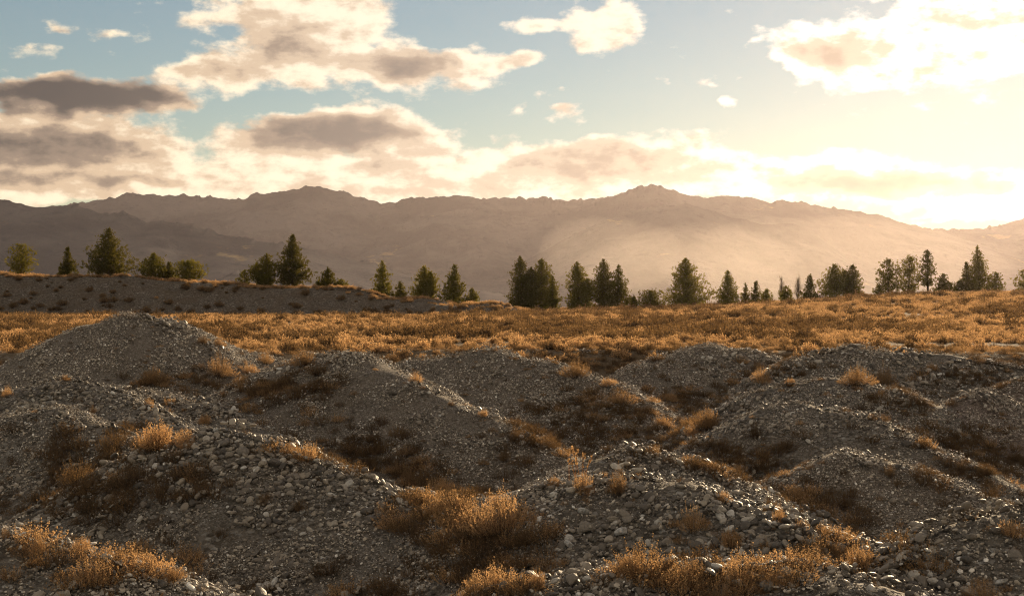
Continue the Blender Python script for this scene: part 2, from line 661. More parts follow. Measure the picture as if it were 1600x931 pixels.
def mat_white_stone():
    m, nt, out = new_mat('white quartz stone')
    p = objcoord()
    n = E.noise(p, 2.5, 6, .65)
    col = E.mix(E.smooth(n, .35, .7), (.62, .60, .56), (.22, .19, .16))
    bsdf(nt, out, col, .6, n, .35, .6, .12)
    return m


def mat_leaf(name, c_lo, c_hi, trans, tf=.5):
    m, nt, out = new_mat(name)
    p = position()
    r = rnd()
    n = E.noise(p, 1.6, 3)
    n2 = E.noise(p, 24, 2)
    f = (r * .5 + n * .35 + n2 * .35)
    col = E.mix(E.smooth(f, .3, .85), c_lo, c_hi)
    r2 = E.m('FRACT', r * 13.7)
    col = E.mix(E.smooth(r2, .55, 1.0) * .5, col, tuple(.45 * (a + b) * .5 + .55 * sum(c_lo + c_hi) / 6 for a, b in zip(c_lo, c_hi)))
    d = nt.nodes.new('ShaderNodeBsdfDiffuse')
    nt.links.new(col.s, d.inputs[0])
    t = nt.nodes.new('ShaderNodeBsdfTranslucent')
    tcol = E.mix(E.smooth(f, .3, .85), tuple(q * .55 for q in trans), trans)
    nt.links.new(tcol.s, t.inputs[0])
    mx = nt.nodes.new('ShaderNodeMixShader')
    mx.inputs[0].default_value = tf
    nt.links.new(d.outputs[0], mx.inputs[1])
    nt.links.new(t.outputs[0], mx.inputs[2])
    nt.links.new(mx.outputs[0], out.inputs[0])
    return m


def mat_bark(name, c1, c2):
    m, nt, out = new_mat(name)
    p = objcoord()
    n = E.noise(E.v('MULTIPLY', p, (1, 1, .25)), 18, 4)
    bsdf(nt, out, E.mix(n, c1, c2), .95, n, .1, .6, .03)
    return m


def mat_plain():
    m, nt, out = new_mat('plain soil')
    p = position()
    big = E.noise(p, .12, 5, .6)
    n = E.noise(p, 4, 5, .6)
    col = E.mix(n, (.075, .052, .032), (.15, .105, .062))
    c1 = voro(p, 9, 'Color')
    st = ramp(E.sep(c1)[0], GREYS)
    col = E.mix(E.smooth(big, .46, .66) * .45, col, st)
    _, yy, _ = E.sep(p)
    valley = E.mix(E.noise(p, .012, 5), (.085, .075, .04), (.17, .13, .075))
    col = E.mix(E.smooth(yy, 260, 420), col, valley)
    bsdf(nt, out, col, .95, E.noise(p, 12, 5), .1, .8, .06)
    return m


def mat_mountain():
    m, nt, out = new_mat('haze tinted tussock and rock')
    p = position()
    a = E.noise(p, .004, 7, .62)
    b = E.noise(p, .03, 6, .65)
    col = E.mix(E.smooth(a, .38, .62), (.070, .074, .088), (.125, .123, .132))  # bluish tint in these colours stands in for cool haze over the slopes
    col = E.mix(E.smooth(b, .52, .7) * .7, col, (.060, .066, .082))
    pale = E.smooth(E.noise(E.v('MULTIPLY', p, (1, .6, 4)), .0035, 6, .7), .62, .68)
    col = E.mix(pale * .7, col, (.28, .22, .14))
    bsdf(nt, out, col, 1.0, b, .0, 1.0, 14)
    return m


M_GRAVEL = mat_gravel('tailings gravel')
M_GRAVEL_FINE = mat_gravel('fine tailings gravel', (1.15, 1.1, 1.05), .2, 26, 60)
M_GRAVEL_RED = mat_gravel('reddish tailings gravel', (1.05, .93, .90), .35)
M_HOLLOW = mat_gravel('hollow floor of soil and gravel', (.9, .82, .72), .95)
M_PLAIN = mat_plain()
M_BANK = mat_gravel('bank gravel', (.72, .68, .65), .55, 5, 14)
M_STONE = mat_stone('river cobble')
M_WHITE = mat_white_stone()
M_PATCH = mat_patch('loose fine gravel', 1.2)
M_PATCH_DARK = mat_patch('loose dark cobbles', .80)
M_THYME = mat_leaf('golden thyme', (.20, .128, .066), (.41, .275, .150), (.88, .53, .24), .5)
M_DARKBUSH = mat_leaf('brown and shaded scrub', (.085, .058, .036), (.18, .12, .068), (.36, .21, .085), .38)  # brown kind; its dark tone also stands in for shade on hollow bushes
M_TWIG = mat_bark('twig', (.06, .042, .028), (.12, .085, .055))
M_PINE = mat_leaf('pine needles', (.022, .029, .009), (.078, .080, .020), (.34, .28, .045), .34)
M_BARK = mat_bark('pine bark', (.05, .036, .026), (.11, .08, .055))
M_POPLAR = mat_bark('bare poplar twigs', (.13, .10, .07), (.22, .17, .12))
M_MOUNT = mat_mountain()


# ------------------------------------------------------------------ ground sheet
def build_ground():
    ys = [-30 + i * .6 for i in range(56)]
    y = 3.6
    while y < 58:
        ys.append(y)
        y += max(.055, .0042 * y)
    while y < 230:
        ys.append(y)
        y += (.0035 if 138 < y < 172 else .012) * y
    while y < 5700:
        ys.append(y)
        y += .06 * y
    ys = np.array(ys)
    ncol = 380
    s = np.linspace(-1, 1, ncol)
    s = s * (.55 + .45 * np.abs(s) ** 1.5)
    W = 7 + .95 * np.maximum(ys, 0)
    X = s[None, :] * W[:, None]
    Y = np.repeat(ys[:, None], ncol, 1)
    Z, I = terrain(X.copy(), Y.copy(), True)
    V = np.stack([X, Y, Z], -1)
    # smooth normals of the whole sheet, kept where it is cut into heaps
    du = np.gradient(V, axis=1)
    dv = np.gradient(V, axis=0)
    N = np.cross(du, dv)
    N /= np.linalg.norm(N, axis=-1, keepdims=True) + 1e-12
    nr = len(ys)
    idx = np.arange(nr * ncol).reshape(nr, ncol)
    F = np.stack([idx[:-1, :-1], idx[:-1, 1:], idx[1:, 1:], idx[1:, :-1]], -1).reshape(-1, 4)
    fid = I[:-1, :-1].reshape(-1)
    V = V.reshape(-1, 3)
    N = N.reshape(-1, 3)
    objs = {}

    def piece(name, sel, mats, midx=None):
        f = F[sel]
        used, inv = np.unique(f.ravel(), return_inverse=True)
        me = mesh_np(name, V[used], inv.reshape(-1, 4), mats, True, midx)
        me.normals_split_custom_set_from_vertices(N[used].astype(np.float32))
        return obj(name, me)

    sel = (fid == NM) | (fid == NM + 1)
    g = piece('ground', sel, [M_HOLLOW, M_PLAIN], (fid[sel] == NM + 1).astype(int))
    tag(g, 'stony ground of brown hollows and the wide flat plain', 'ground', kind='structure')
    objs['ground'] = g
    for i, m in enumerate(MOUNDS):
        sel = fid == i
        if not sel.any():
            continue
        mat = M_GRAVEL_FINE if m[3] < .6 else (M_GRAVEL_RED if 'reddish' in m[0] else M_GRAVEL)
        o = piece('gravel_mound', sel, [mat])
        tag(o, m[0], 'gravel mound', 'gravel mounds of the old workings', 'structure')
        objs[i] = o
    b = piece('gravel_bank', fid == NM + 2, [M_BANK])
    tag(b, 'long shadowed gravel bank with dark bushes under the row of pines', 'gravel bank', kind='structure')
    objs['bank'] = b
    return objs


GROUND = build_ground()


# ------------------------------------------------------------------ mountains
def mountain(label, D, prof, depth, seed, rough=1.0):
    xs = np.array([p[0] for p in prof], float)
    hs = np.array([p[1] for p in prof], float)
    px = np.linspace(xs[0], xs[-1], 820)
    cz = np.interp(px, xs, 465.5 - hs) / FPX * D + CAMZ
    X0 = (px - 800) / FPX * D
    # rocky tors along the crest
    j = fbm(X0 * .012, X0 * 0 + seed, 4, seed, .6)
    tor = np.maximum(fbm(X0 * .03, X0 * 0 + seed + 5, 3, seed + 9, .6) - .10, 0)
    fine_ = fbm(X0 * .05, X0 * 0 + seed + 3, 3, seed + 4, .65)
    jit = (j * 22 + tor * 55 + fine_ * 12) * rough * D / 5000
    cz0 = cz
    cz = cz + jit
    vs_ = np.concatenate([np.linspace(-.35, 0, 8)[:-1], np.linspace(0, 1, 78) ** 1.15])
    rows = []
    for v in vs_:
        if v < 0:
            y = D - v * depth
            z = cz0 + jit * math.exp(v * 30) + v * depth * .5
            amp = 0
        else:
            y = D - v * depth
            fall = v ** .92
            z = cz0 * (1 - fall) + (-26) * fall + jit * math.exp(-v * 22)
            amp = math.sin(math.pi * min(v * 1.05, 1)) ** .8
        n = fbm(X0 * .0022 + v * 1.0, v * depth * .0011 + X0 * 0, 6, seed + 3, .55)
        rid = .5 - np.abs(fbm(X0 * .0035 - v * .6, v * depth * .0016 + X0 * 0, 5, seed + 13, .55)) * 2
        det = fbm(X0 * .016, v * depth * .016 + X0 * 0, 4, seed + 23, .6)
        z = z + amp * (n * .22 + (rid - .3) * .16 + det * .07) * np.maximum(cz, 60)
        rows.append(np.stack([X0, np.full_like(X0, y), z], -1))
    V = np.array(rows)
    # keep the survey crest on the skyline: nothing in front of it may rise above its sight line
    el_crest = (cz - CAMZ) / D
    k0 = 7
    lim = CAMZ + el_crest[None, :] * V[k0 + 1:, :, 1] - 4
    V[k0 + 1:, :, 2] = np.minimum(V[k0 + 1:, :, 2], lim)
    nr, nc = V.shape[:2]
    idx = np.arange(nr * nc).reshape(nr, nc)
    F = np.stack([idx[:-1, :-1], idx[1:, :-1], idx[1:, 1:], idx[:-1, 1:]], -1).reshape(-1, 4)
    me = mesh_np('mountain', V.reshape(-1, 3), F, [M_MOUNT], True)
    o = obj('mountain', me)
    return tag(o, label, 'mountain', 'mountains on the skyline', 'structure')


mountain('far grey mountain ridge with a small rocky peak on its skyline', 4700,
         [(-500, 330), (0, 345), (60, 336), (100, 322), (150, 312), (200, 303), (260, 307), (310, 306), (380, 310), (400, 305), (440, 300), (462, 296), (476, 291), (520, 297), (545, 302), (575, 313), (595, 317), (630, 312), (655, 307), (690, 306), (730, 308), (800, 312), (870, 311), (940, 309), (1000, 318), (1200, 345), (1400, 380)], 1150, 2)
mountain('grey spur of mountain sloping down from the left edge of the picture', 2700,
         [(-900, 300), (-400, 300), (-100, 305), (0, 312), (30, 315), (48, 321), (110, 321), (130, 326), (150, 334), (175, 338), (192, 336), (230, 349), (252, 345), (290, 350), (330, 362), (400, 374), (460, 385), (520, 398), (600, 415), (700, 440), (800, 462)], 640, 12)
mountain('golden brown hazy mountain with the highest rocky summit in the centre', 4400,
         [(420, 462), (500, 425), (560, 400), (600, 380), (640, 352), (680, 335), (720, 329), (760, 324), (790, 331), (850, 331), (900, 324), (940, 312), (965, 303), (1000, 294), (1022, 290), (1045, 298), (1070, 305), (1100, 308), (1130, 306), (1180, 310), (1205, 317), (1220, 314), (1270, 321), (1330, 327), (1370, 335), (1400, 345), (1440, 357), (1480, 366), (1530, 380), (1600, 410), (1700, 455)], 1080, 22, .65)
mountain('hazy lower spur in front of the summit falling to the pines', 3700,
         [(700, 462), (800, 420), (880, 375), (940, 345), (1000, 326), (1070, 317), (1110, 328), (1150, 342), (1190, 349), (1240, 349), (1270, 362), (1300, 384), (1340, 418), (1390, 462)], 700, 32, .5)
mountain('pale golden hill fading into the glare at the right edge', 4700,
         [(1250, 420), (1350, 385), (1440, 362), (1480, 359), (1500, 357), (1540, 357), (1570, 349), (1600, 339), (1660, 328), (1800, 315), (2100, 312), (2500, 320)], 1000, 42)
mountain('small dark wooded hill low behind the bank between two groups of pines', 2300,
         [(250, 462), (300, 448), (340, 436), (362, 428), (385, 428), (420, 436), (480, 452), (540, 464)], 500, 52, .4)

# ------------------------------------------------------------------ stones
def stone_mesh(name, seed, sub, mat):
    rng = np.random.default_rng(seed)
    bm = bmesh.new()
    bmesh.ops.create_icosphere(bm, subdivisions=sub, radius=1)
    ax = np.array([1, rng.uniform(.62, .92), rng.uniform(.34, .62)])
    planes = [(Vector(rng.normal(size=3)).normalized(), rng.uniform(.50, .88)) for _ in range(7)]
    o = rng.uniform(0, 90, 2)
    for v in bm.verts:
        c = v.co.copy()
        for n, d in planes:
            q = c.dot(n)
            if q > d:
                c -= n * (q - d) * .9
        k = 1 + .22 * float(fbm(np.array([c.x * 1.3 + o[0]]), np.array([c.y * 1.3 + c.z * 1.7 + o[1]]), 2, seed)[0])
        v.co = Vector((c.x * ax[0] * k, c.y * ax[1] * k, c.z * ax[2] * k)) * .5
    for f in bm.faces:
        f.smooth = True
    me = bpy.data.meshes.new(name)
    bm.to_mesh(me)
    bm.free()
    me.materials.append(mat)
    return me


STONES = [stone_mesh('stone', 100 + i, 2, M_STONE) for i in range(10)]
WHITES = [stone_mesh('stone', 140 + i, 2, M_WHITE) for i in range(3)]


def hidden_collection(name, meshes):
    c = bpy.data.collections.new(name)
    for i, me in enumerate(meshes):
        o = bpy.data.objects.new('%s_%02d' % (name, i), me)
        c.objects.link(o)
    return c


PEBBLES = hidden_collection('pebble', [stone_mesh('pebble', 200 + i, 1 if i < 5 else 2, M_STONE) for i in range(8)])


def scatter_group(name, coll):
    g = bpy.data.node_groups.new(name, 'GeometryNodeTree')
    g.interface.new_socket('Geometry', in_out='INPUT', socket_type='NodeSocketGeometry')
    g.interface.new_socket('Geometry', in_out='OUTPUT', socket_type='NodeSocketGeometry')
    n = g.nodes
    gi = n.new('NodeGroupInput')
    go = n.new('NodeGroupOutput')
    ci = n.new('GeometryNodeCollectionInfo')
    ci.inputs['Collection'].default_value = coll
    ci.inputs['Separate Children'].default_value = True
    ci.inputs['Reset Children'].default_value = True
    iop = n.new('GeometryNodeInstanceOnPoints')
    iop.inputs['Pick Instance'].default_value = True

    def attr(nm, ty):
        a = n.new('GeometryNodeInputNamedAttribute')
        a.data_type = ty
        a.inputs['Name'].default_value = nm
        return [s for s in a.outputs if s.name == 'Attribute' and s.enabled][0]
    e2r = n.new('FunctionNodeEulerToRotation')
    g.links.new(attr('rot', 'FLOAT_VECTOR'), e2r.inputs[0])
    g.links.new(gi.outputs[0], iop.inputs['Points'])
    g.links.new(ci.outputs[0], iop.inputs['Instance'])
    g.links.new(attr('pick', 'INT'), iop.inputs['Instance Index'])
    g.links.new(e2r.outputs[0], iop.inputs['Rotation'])
    g.links.new(attr('size', 'FLOAT_VECTOR'), iop.inputs['Scale'])
    g.links.new(iop.outputs[0], go.inputs[0])
    return g


def scatter(name, group, P, rot, size, pick, mat, parent=None):
    me = bpy.data.meshes.new(name)
    me.vertices.add(len(P))
    me.vertices.foreach_set('co', np.ascontiguousarray(P, dtype=np.float32).ravel())
    for nm, ty, arr in (('rot', 'FLOAT_VECTOR', rot), ('size', 'FLOAT_VECTOR', size)):
        a = me.attributes.new(nm, ty, 'POINT')
        a.data.foreach_set('vector', np.ascontiguousarray(arr, dtype=np.float32).ravel())
    a = me.attributes.new('pick', 'INT', 'POINT')
    a.data.foreach_set('value', np.ascontiguousarray(pick, dtype=np.int32))
    me.materials.append(mat)
    o = obj(name, me, parent)
    md = o.modifiers.new('scatter', 'NODES')
    md.node_group = group
    o['kind'] = 'stuff'
    return o


def slope_euler(x, y, z, spin, jitter):
    """euler angles that lay a flat stone on the slope"""
    e = .12
    gx = (terrain(x + e, y.copy()) - terrain(x - e, y.copy())) / (2 * e)
    gy = (terrain(x.copy(), y + e) - terrain(x.copy(), y - e)) / (2 * e)
    n = len(x)
    nx = -gx + RNG.normal(0, jitter, n)
    ny = -gy + RNG.normal(0, jitter, n)
    # Rz(spin) then tilt: use tilt angles about x and y, spin about the stone's own axis
    rx = np.arctan2(-ny, np.ones(n))
    ry = np.arctan2(nx, np.sqrt(1 + ny * ny))
    # rotation order XYZ applies x, then y, then z: turn the slope into the spun frame
    c, s = np.cos(spin), np.sin(spin)
    ax = nx * c + ny * s
    ay = -nx * s + ny * c
    rx = np.arctan2(-ay, np.ones(n))
    ry = np.arctan2(ax, np.sqrt(1 + ay * ay))
    return np.stack([rx, ry, spin], -1)


G_PEB = scatter_group('pebble scatter', PEBBLES)
STONY = np.array([m[3] for m in MOUNDS] + [.55, .15, .5])


def cand(y0, y1, per_m2, side=.47):
    area = side * (y1 * y1 - y0 * y0) + 4 * (y1 - y0)
    n = int(area * per_m2)
    y = np.sqrt(RNG.uniform(y0 * y0, y1 * y1, n))
    x = RNG.uniform(-1, 1, n) * (side * y + 2)
    return x, y


def ico(sub_):
    bm = bmesh.new()
    bmesh.ops.create_icosphere(bm, subdivisions=sub_, radius=.5)
    V = np.array([v.co for v in bm.verts])
    F = np.array([[v.index for v in f.verts] for f in bm.faces])
    bm.free()
    return V, F


def patch_mesh(name, seed, n, rad, s0, s1, power, mat):
    """a spread of loose stones about a hand wide"""
    rng = np.random.default_rng(seed)
    V1, F1 = ico(1)
    V2, F2 = ico(2)
    VV, FF, TT = [], [], []
    k = 0
    for _ in range(n):
        u = rng.random()
        size = min(s0 * (1 - u) ** (-power), s1)
        V, F = (V2, F2) if size > .055 else (V1, F1)
        c = V.copy()
        for _p in range(5):
            nn = rng.normal(size=3)
            nn /= np.linalg.norm(nn)
            q = c @ nn
            d = rng.uniform(.26, .44)
            c -= np.outer(np.maximum(q - d, 0) * .95, nn)
        c *= np.array([1.15, rng.uniform(.6, 1.0), rng.uniform(.36, .66)]) * size
        a, b, g = rng.normal(0, .38), rng.normal(0, .38), rng.uniform(0, 6.283)
        M = np.array(Euler((a, b, g)).to_matrix())
        c = c @ M.T
        rr = rad * math.sqrt(rng.random())
        th = rng.uniform(0, 6.283)
        c += np.array([rr * math.cos(th), rr * math.sin(th), size * rng.uniform(-.05, .28)])
        VV.append(c)
        FF.append(F + k)
        TT.append(np.full(len(c), rng.random()))
        k += len(c)
    me = mesh_np(name, np.concatenate(VV), np.concatenate(FF), [mat], False)
    a = me.attributes.new('tone', 'FLOAT', 'POINT')
    a.data.foreach_set('value', np.concatenate(TT).astype(np.float32))
    return me


C_PATCH = hidden_collection('patch', [patch_mesh('patch_fine', 900 + i, 170, .34, .013, .055, .48, M_PATCH) for i in range(7)] + [patch_mesh('patch_cobble', 920 + i, 90, .40, .024, .11, .52, M_PATCH_DARK) for i in range(7)])
G_PATCH = scatter_group('gravel scatter', C_PATCH)


def build_patches():
    acc = []
    for y0, y1, dens in ((6, 16, 10), (16, 26, 8), (26, 40, 6), (40, 58, 4.5)):
        x, y = cand(y0, y1, dens)
        z, i = terrain(x.copy(), y.copy(), True)
        pt = fbm(x * .45, y * .45, 3, 61) * 2
        keep = np.where(i == NM + 1, RNG.random(len(x)) < .04, np.where(i == NM, RNG.random(len(x)) < .7, True))
        cob = RNG.random(len(x)) < np.where(STONY[i] < .6, .03 + .2 * np.clip(pt, 0, 1), np.clip(STONY[i] * .75 - .25 + pt * 1.1, .05, .95))
        acc.append(np.stack([x, y, z, cob, i], -1)[keep])
    x, y, z, cob, i = np.concatenate(acc).T
    i = i.astype(int)
    n = len(x)
    rot = slope_euler(x, y, z, RNG.uniform(0, 6.28, n), .05)
    far = 1 + .5 * sstep(24, 50, y)
    sc = (RNG.uniform(.85, 1.2, n) * far)[:, None] * np.ones(3)
    pick = np.where(cob > .5, RNG.integers(7, 14, n), RNG.integers(0, 7, n))
    P = np.stack([x, y, z + .004], -1)
    for k in range(NM + 1):
        sel = (i == k) if k < NM else (i >= NM) & (i != NM + 2)
        par = GROUND.get(k if k < NM else 'ground')
        if par is not None and sel.any():
            scatter('gravel', G_PATCH, P[sel], rot[sel], sc[sel], pick[sel], M_PATCH, par)


def build_stones():
    build_patches()
    # gravel and small cobbles, one mass for each heap
    acc = []
    for y0, y1, dens, smin, smax in ((6.5, 14, 55, .04, .10), (14, 21, 46, .045, .12), (21, 33, 26, .055, .15), (33, 56, 13, .07, .18)):
        x, y = cand(y0, y1, dens)
        z, i = terrain(x.copy(), y.copy(), True)
        st = STONY[i]
        patch = fbm(x * .45, y * .45, 3, 61) * 2
        u = RNG.random(len(x))
        keep = RNG.random(len(x)) < np.clip(np.where(st < .6, .06, -.05 + .6 * st + patch * 1.5) - np.where(i == NM, .25, 0) - np.where(i == NM + 1, .35, 0), .05, 1)
        big = np.clip(.35 + st * .75 + patch * .9, .2, 1.3)
        size = smin * (1 - u) ** (-.55 / (1.75 - .55 * big) * 1.0)
        size = np.minimum(size, smax * np.clip(big, .4, 1.1)) * .85
        acc.append(np.stack([x, y, z, size, i], -1)[keep])
    A = np.concatenate(acc)
    x, y, z, size, i = A.T
    i = i.astype(int)
    rot = slope_euler(x, y, z, RNG.uniform(0, 6.28, len(x)), .28)
    sc = size[:, None] * RNG.uniform(.8, 1.25, (len(x), 3))
    P = np.stack([x, y, z + size * .10], -1)
    pick = np.where(size > .07, RNG.integers(5, 8, len(x)), RNG.integers(0, 5, len(x)))
    for k in list(range(NM)) + [NM]:
        sel = (i == k) if k < NM else (i >= NM) & (i != NM + 2)
        par = GROUND.get(k if k < NM else 'ground')
        if par is None or not sel.any():
            continue
        scatter('cobbles', G_PEB, P[sel], rot[sel], sc[sel], pick[sel], M_STONE, par)
    # cobbles one can pick out, each a piece of its heap
    spec = {14: (290, .075, .20), 12: (290, .08, .20), 15: (260, .08, .22), 16: (200, .065, .16), 1: (130, .09, .22), 2: (60, .10, .22), 3: (90, .09, .2), 0: (50, .13, .26),
            8: (130, .10, .24), 9: (50, .08, .16), 10: (90, .12, .28), 13: (110, .09, .22), 6: (70, .15, .3), 7: (70, .12, .26), 4: (40, .13, .26), 11: (40, .15, .3), 5: (20, .13, .24), NM: (150, .09, .22)}
    x, y = cand(8.5, 52, 90, .40)
    z, i = terrain(x.copy(), y.copy(), True)
    patch = fbm(x * .45, y * .45, 3, 61) * 2
    w = np.clip(.30 + patch * 2.0, .02, 1) * (14 / np.maximum(y, 10)) ** .6
    ok = RNG.random(len(x)) < w
    x, y, z, i = x[ok], y[ok], z[ok], i[ok]
    for k, (n, s0, s1) in spec.items():
        par = GROUND.get(k if k < NM else 'ground')
        sel = np.where(i == k)[0][:n]
        if par is None or len(sel) == 0:
            continue
        xs, ys_, zs = x[sel], y[sel], z[sel]
        u = RNG.random(len(sel))
        size = (s0 + (s1 - s0) * u ** 3.2) * .9
        rot = slope_euler(xs, ys_, zs, RNG.uniform(0, 6.28, len(sel)), .22)
        for q in range(len(sel)):
            white = RNG.random() < .03
            me = WHITES[q % 3] if white else STONES[int(RNG.integers(0, 10))]
            o = bpy.data.objects.new('stone', me)
            COL.objects.link(o)
            o.parent = par
            o.location = (xs[q], ys_[q], zs[q] + size[q] * .16)
            o.rotation_euler = rot[q]
            s = size[q]
            o.scale = (s * 1.15, s * RNG.uniform(.85, 1.2), s * RNG.uniform(.85, 1.2))
    # boulders that stand out in the photograph
    for (px, py, wpx, white, lab) in (
            (972, 833, 26, 1, 'speckled white boulder among the dark cobbles'), (912, 800, 20, 1, 'white and grey boulder'), (890, 853, 20, 1, 'pale flat topped stone'),
            (916, 826, 34, 0, 'large rounded brown boulder'), (980, 815, 24, 0, 'grey rounded boulder'), (1024, 826, 22, 0, 'smooth tan boulder'),
            (1052, 838, 16, 0, None), (1020, 840, 15, 0, None), (1033, 841, 13, 0, None), (958, 815, 22, 0, None), (946, 824, 20, 0, None),
            (350, 692, 30, 0, 'long smooth boulder on the crest'), (326, 692, 20, 0, 'rounded boulder on the crest'), (380, 724, 24, 0, None), (340, 735, 24, 0, None), (432, 724, 30, 0, None),
            (285, 732, 24, 0, None), (1519, 838, 22, 0, 'rounded boulder on the crest'), (1396, 884, 26, 0, None), (1430, 877, 26, 0, None), (1470, 869, 22, 0, None), (1556, 832, 24, 0, 'flat boulder on the crest'),
            (1564, 912, 24, 1, 'white mottled boulder'), (1484, 897, 16, 1, None), (1428, 919, 24, 0, None), (1500, 905, 20, 0, None), (1238, 786, 14, 1, 'pale rounded boulder in the hollow'),
            (1445, 627, 12, 1, 'big pale boulder near the top'), (1322, 898, 22, 0, None), (1105, 800, 16, 0, None), (900, 925, 26, 0, None), (1050, 915, 22, 0, None), (985, 742, 10, 1, 'small bright white stone'),
            (1052, 742, 12, 1, None), (1060, 780, 14, 0, None), (800, 915, 22, 0, None), (613, 615, 16, 0, None), (252, 641, 14, 0, None)):
        h = hit(px, py + wpx * .2)
        if h is None:
            continue
        X, Y, Z = h
        s = wpx / FPX * Y * 1.05
        kid = int(terrain(np.array([X]), np.array([Y]), True)[1][0])
        par = GROUND.get(kid, GROUND['ground'])
        o = bpy.data.objects.new('stone', (WHITES if white else STONES)[int(RNG.integers(0, 3 if white else 10))])
        COL.objects.link(o)
        o.parent = par
        o.location = (X, Y, Z + s * .2)
        o.rotation_euler = (RNG.normal(0, .2), RNG.normal(0, .2), RNG.uniform(-.5, .5))
        o.scale = (s, s * .9, s * 1.05)
        if lab:
            o['label'] = lab


build_stones()


# ------------------------------------------------------------------ scrub
def bush_mesh(name, seed, twigs, leaves, rad, hgt, lsz, mats, spread=.75):
    """a thyme cushion: many upright twigs set with small leaves"""
    rng = np.random.default_rng(seed)
    V = []
    F = []
    MI = []
    LP = []
    lobes = [(rng.uniform(-.5, .5) * rad, rng.uniform(-.5, .5) * rad, rng.uniform(.7, 1.05)) for _ in range(4)] + [(0, 0, 1)]

    def quad(a, b, c, d, mi):
        k = len(V)
        V.extend((a, b, c, d))
        F.append((k, k + 1, k + 2, k + 3))
        MI.append(mi)
    for _ in range(twigs):
        lx, ly, lh = lobes[int(rng.integers(0, 5))]
        ang = rng.uniform(0, 6.283)
        rr = rad * math.sqrt(rng.random()) * .62
        bx, by = lx * .5 + rr * .45 * math.cos(ang), ly * .5 + rr * .45 * math.sin(ang)
        tx, ty = lx + rr * math.cos(ang) * 1.15, ly + rr * math.sin(ang) * 1.15
        dd = math.hypot(tx, ty) / rad
        th = hgt * lh * (1 - .55 * min(dd, 1.2) ** 2) * rng.uniform(.5, 1.12) * (1.3 if rng.random() < .08 else 1)
        th = max(th, hgt * .22)
        base = np.array([bx, by, -.03])
        tip = np.array([tx, ty, th])
        midp = base * .45 + tip * .55 + np.array([tx - bx, ty - by, 0]) * .18
        side = np.array([math.cos(ang + 1.57), math.sin(ang + 1.57), 0])
        w = lsz * .22
        quad(base - side * w, base + side * w, midp + side * w * .7, midp - side * w * .7, 1)
        quad(midp - side * w * .7, midp + side * w * .7, tip + side * w * .3, tip - side * w * .3, 1)
        t = 1 - .72 * (np.arange(leaves) + rng.random(leaves)) / leaves
        t = t[:, None]
        p = np.where(t < .55, base + (midp - base) * t / .55, midp + (tip - midp) * (t - .55) / .45)
        a2 = rng.uniform(0, 6.283, leaves)
        LP.append(np.concatenate([p, np.stack([np.cos(a2), np.sin(a2), rng.uniform(.7, 2.2, leaves)], -1)], 1))
    A = np.concatenate(LP)
    n = len(A)
    d = A[:, 3:] / np.linalg.norm(A[:, 3:], axis=1, keepdims=True)
    s = np.cross(d, rng.normal(size=(n, 3)))
    s /= np.linalg.norm(s, axis=1, keepdims=True) + 1e-9
    L = lsz * rng.uniform(.7, 1.5, (n, 1))
    p = A[:, :3] + rng.normal(size=(n, 3)) * lsz * .45
    LV = np.stack([p, p + d * L * .5 + s * L * .28, p + d * L, p + d * L * .5 - s * L * .28], 1).reshape(-1, 3)
    k = len(V)
    V = np.concatenate([np.array(V), LV])
    F = np.concatenate([np.array(F), np.arange(4 * n).reshape(n, 4) + k])
    MI = np.concatenate([np.array(MI), np.zeros(n, int)])
    me = mesh_np(name, np.array(V), np.array(F), mats, False, MI)
    return me


GOLD = [bush_mesh('thyme_bush', 300 + i, 240, 30, .42 + .05 * i, .36 + .03 * (i % 3), .0135, [M_THYME, M_TWIG]) for i in range(5)]
DARK = [bush_mesh('scrub_bush', 320 + i, 220, 18, .42 + .05 * i, .36 + .04 * (i % 2), .014, [M_DARKBUSH, M_TWIG]) for i in range(3)]
GOLD_LO = [bush_mesh('thyme_lo', 340 + i, 60, 8, .42, .36, .05, [M_THYME, M_TWIG]) for i in range(5)]
DARK_LO = [bush_mesh('scrub_lo', 360 + i, 60, 8, .42, .36, .05, [M_DARKBUSH, M_TWIG]) for i in range(3)]
C_NEAR = hidden_collection('tuft', [bush_mesh('tuft_gold', 380 + i, 90, 20, .40, .36, .017, [M_THYME, M_TWIG]) for i in range(4)] + [bush_mesh('tuft_dark', 390 + i, 90, 16, .40, .36, .017, [M_DARKBUSH, M_TWIG]) for i in range(3)])
C_FAR = hidden_collection('scrub', GOLD_LO + DARK_LO)
G_NEAR = scatter_group('tuft scatter', C_NEAR)
G_FAR = scatter_group('scrub scatter', C_FAR)

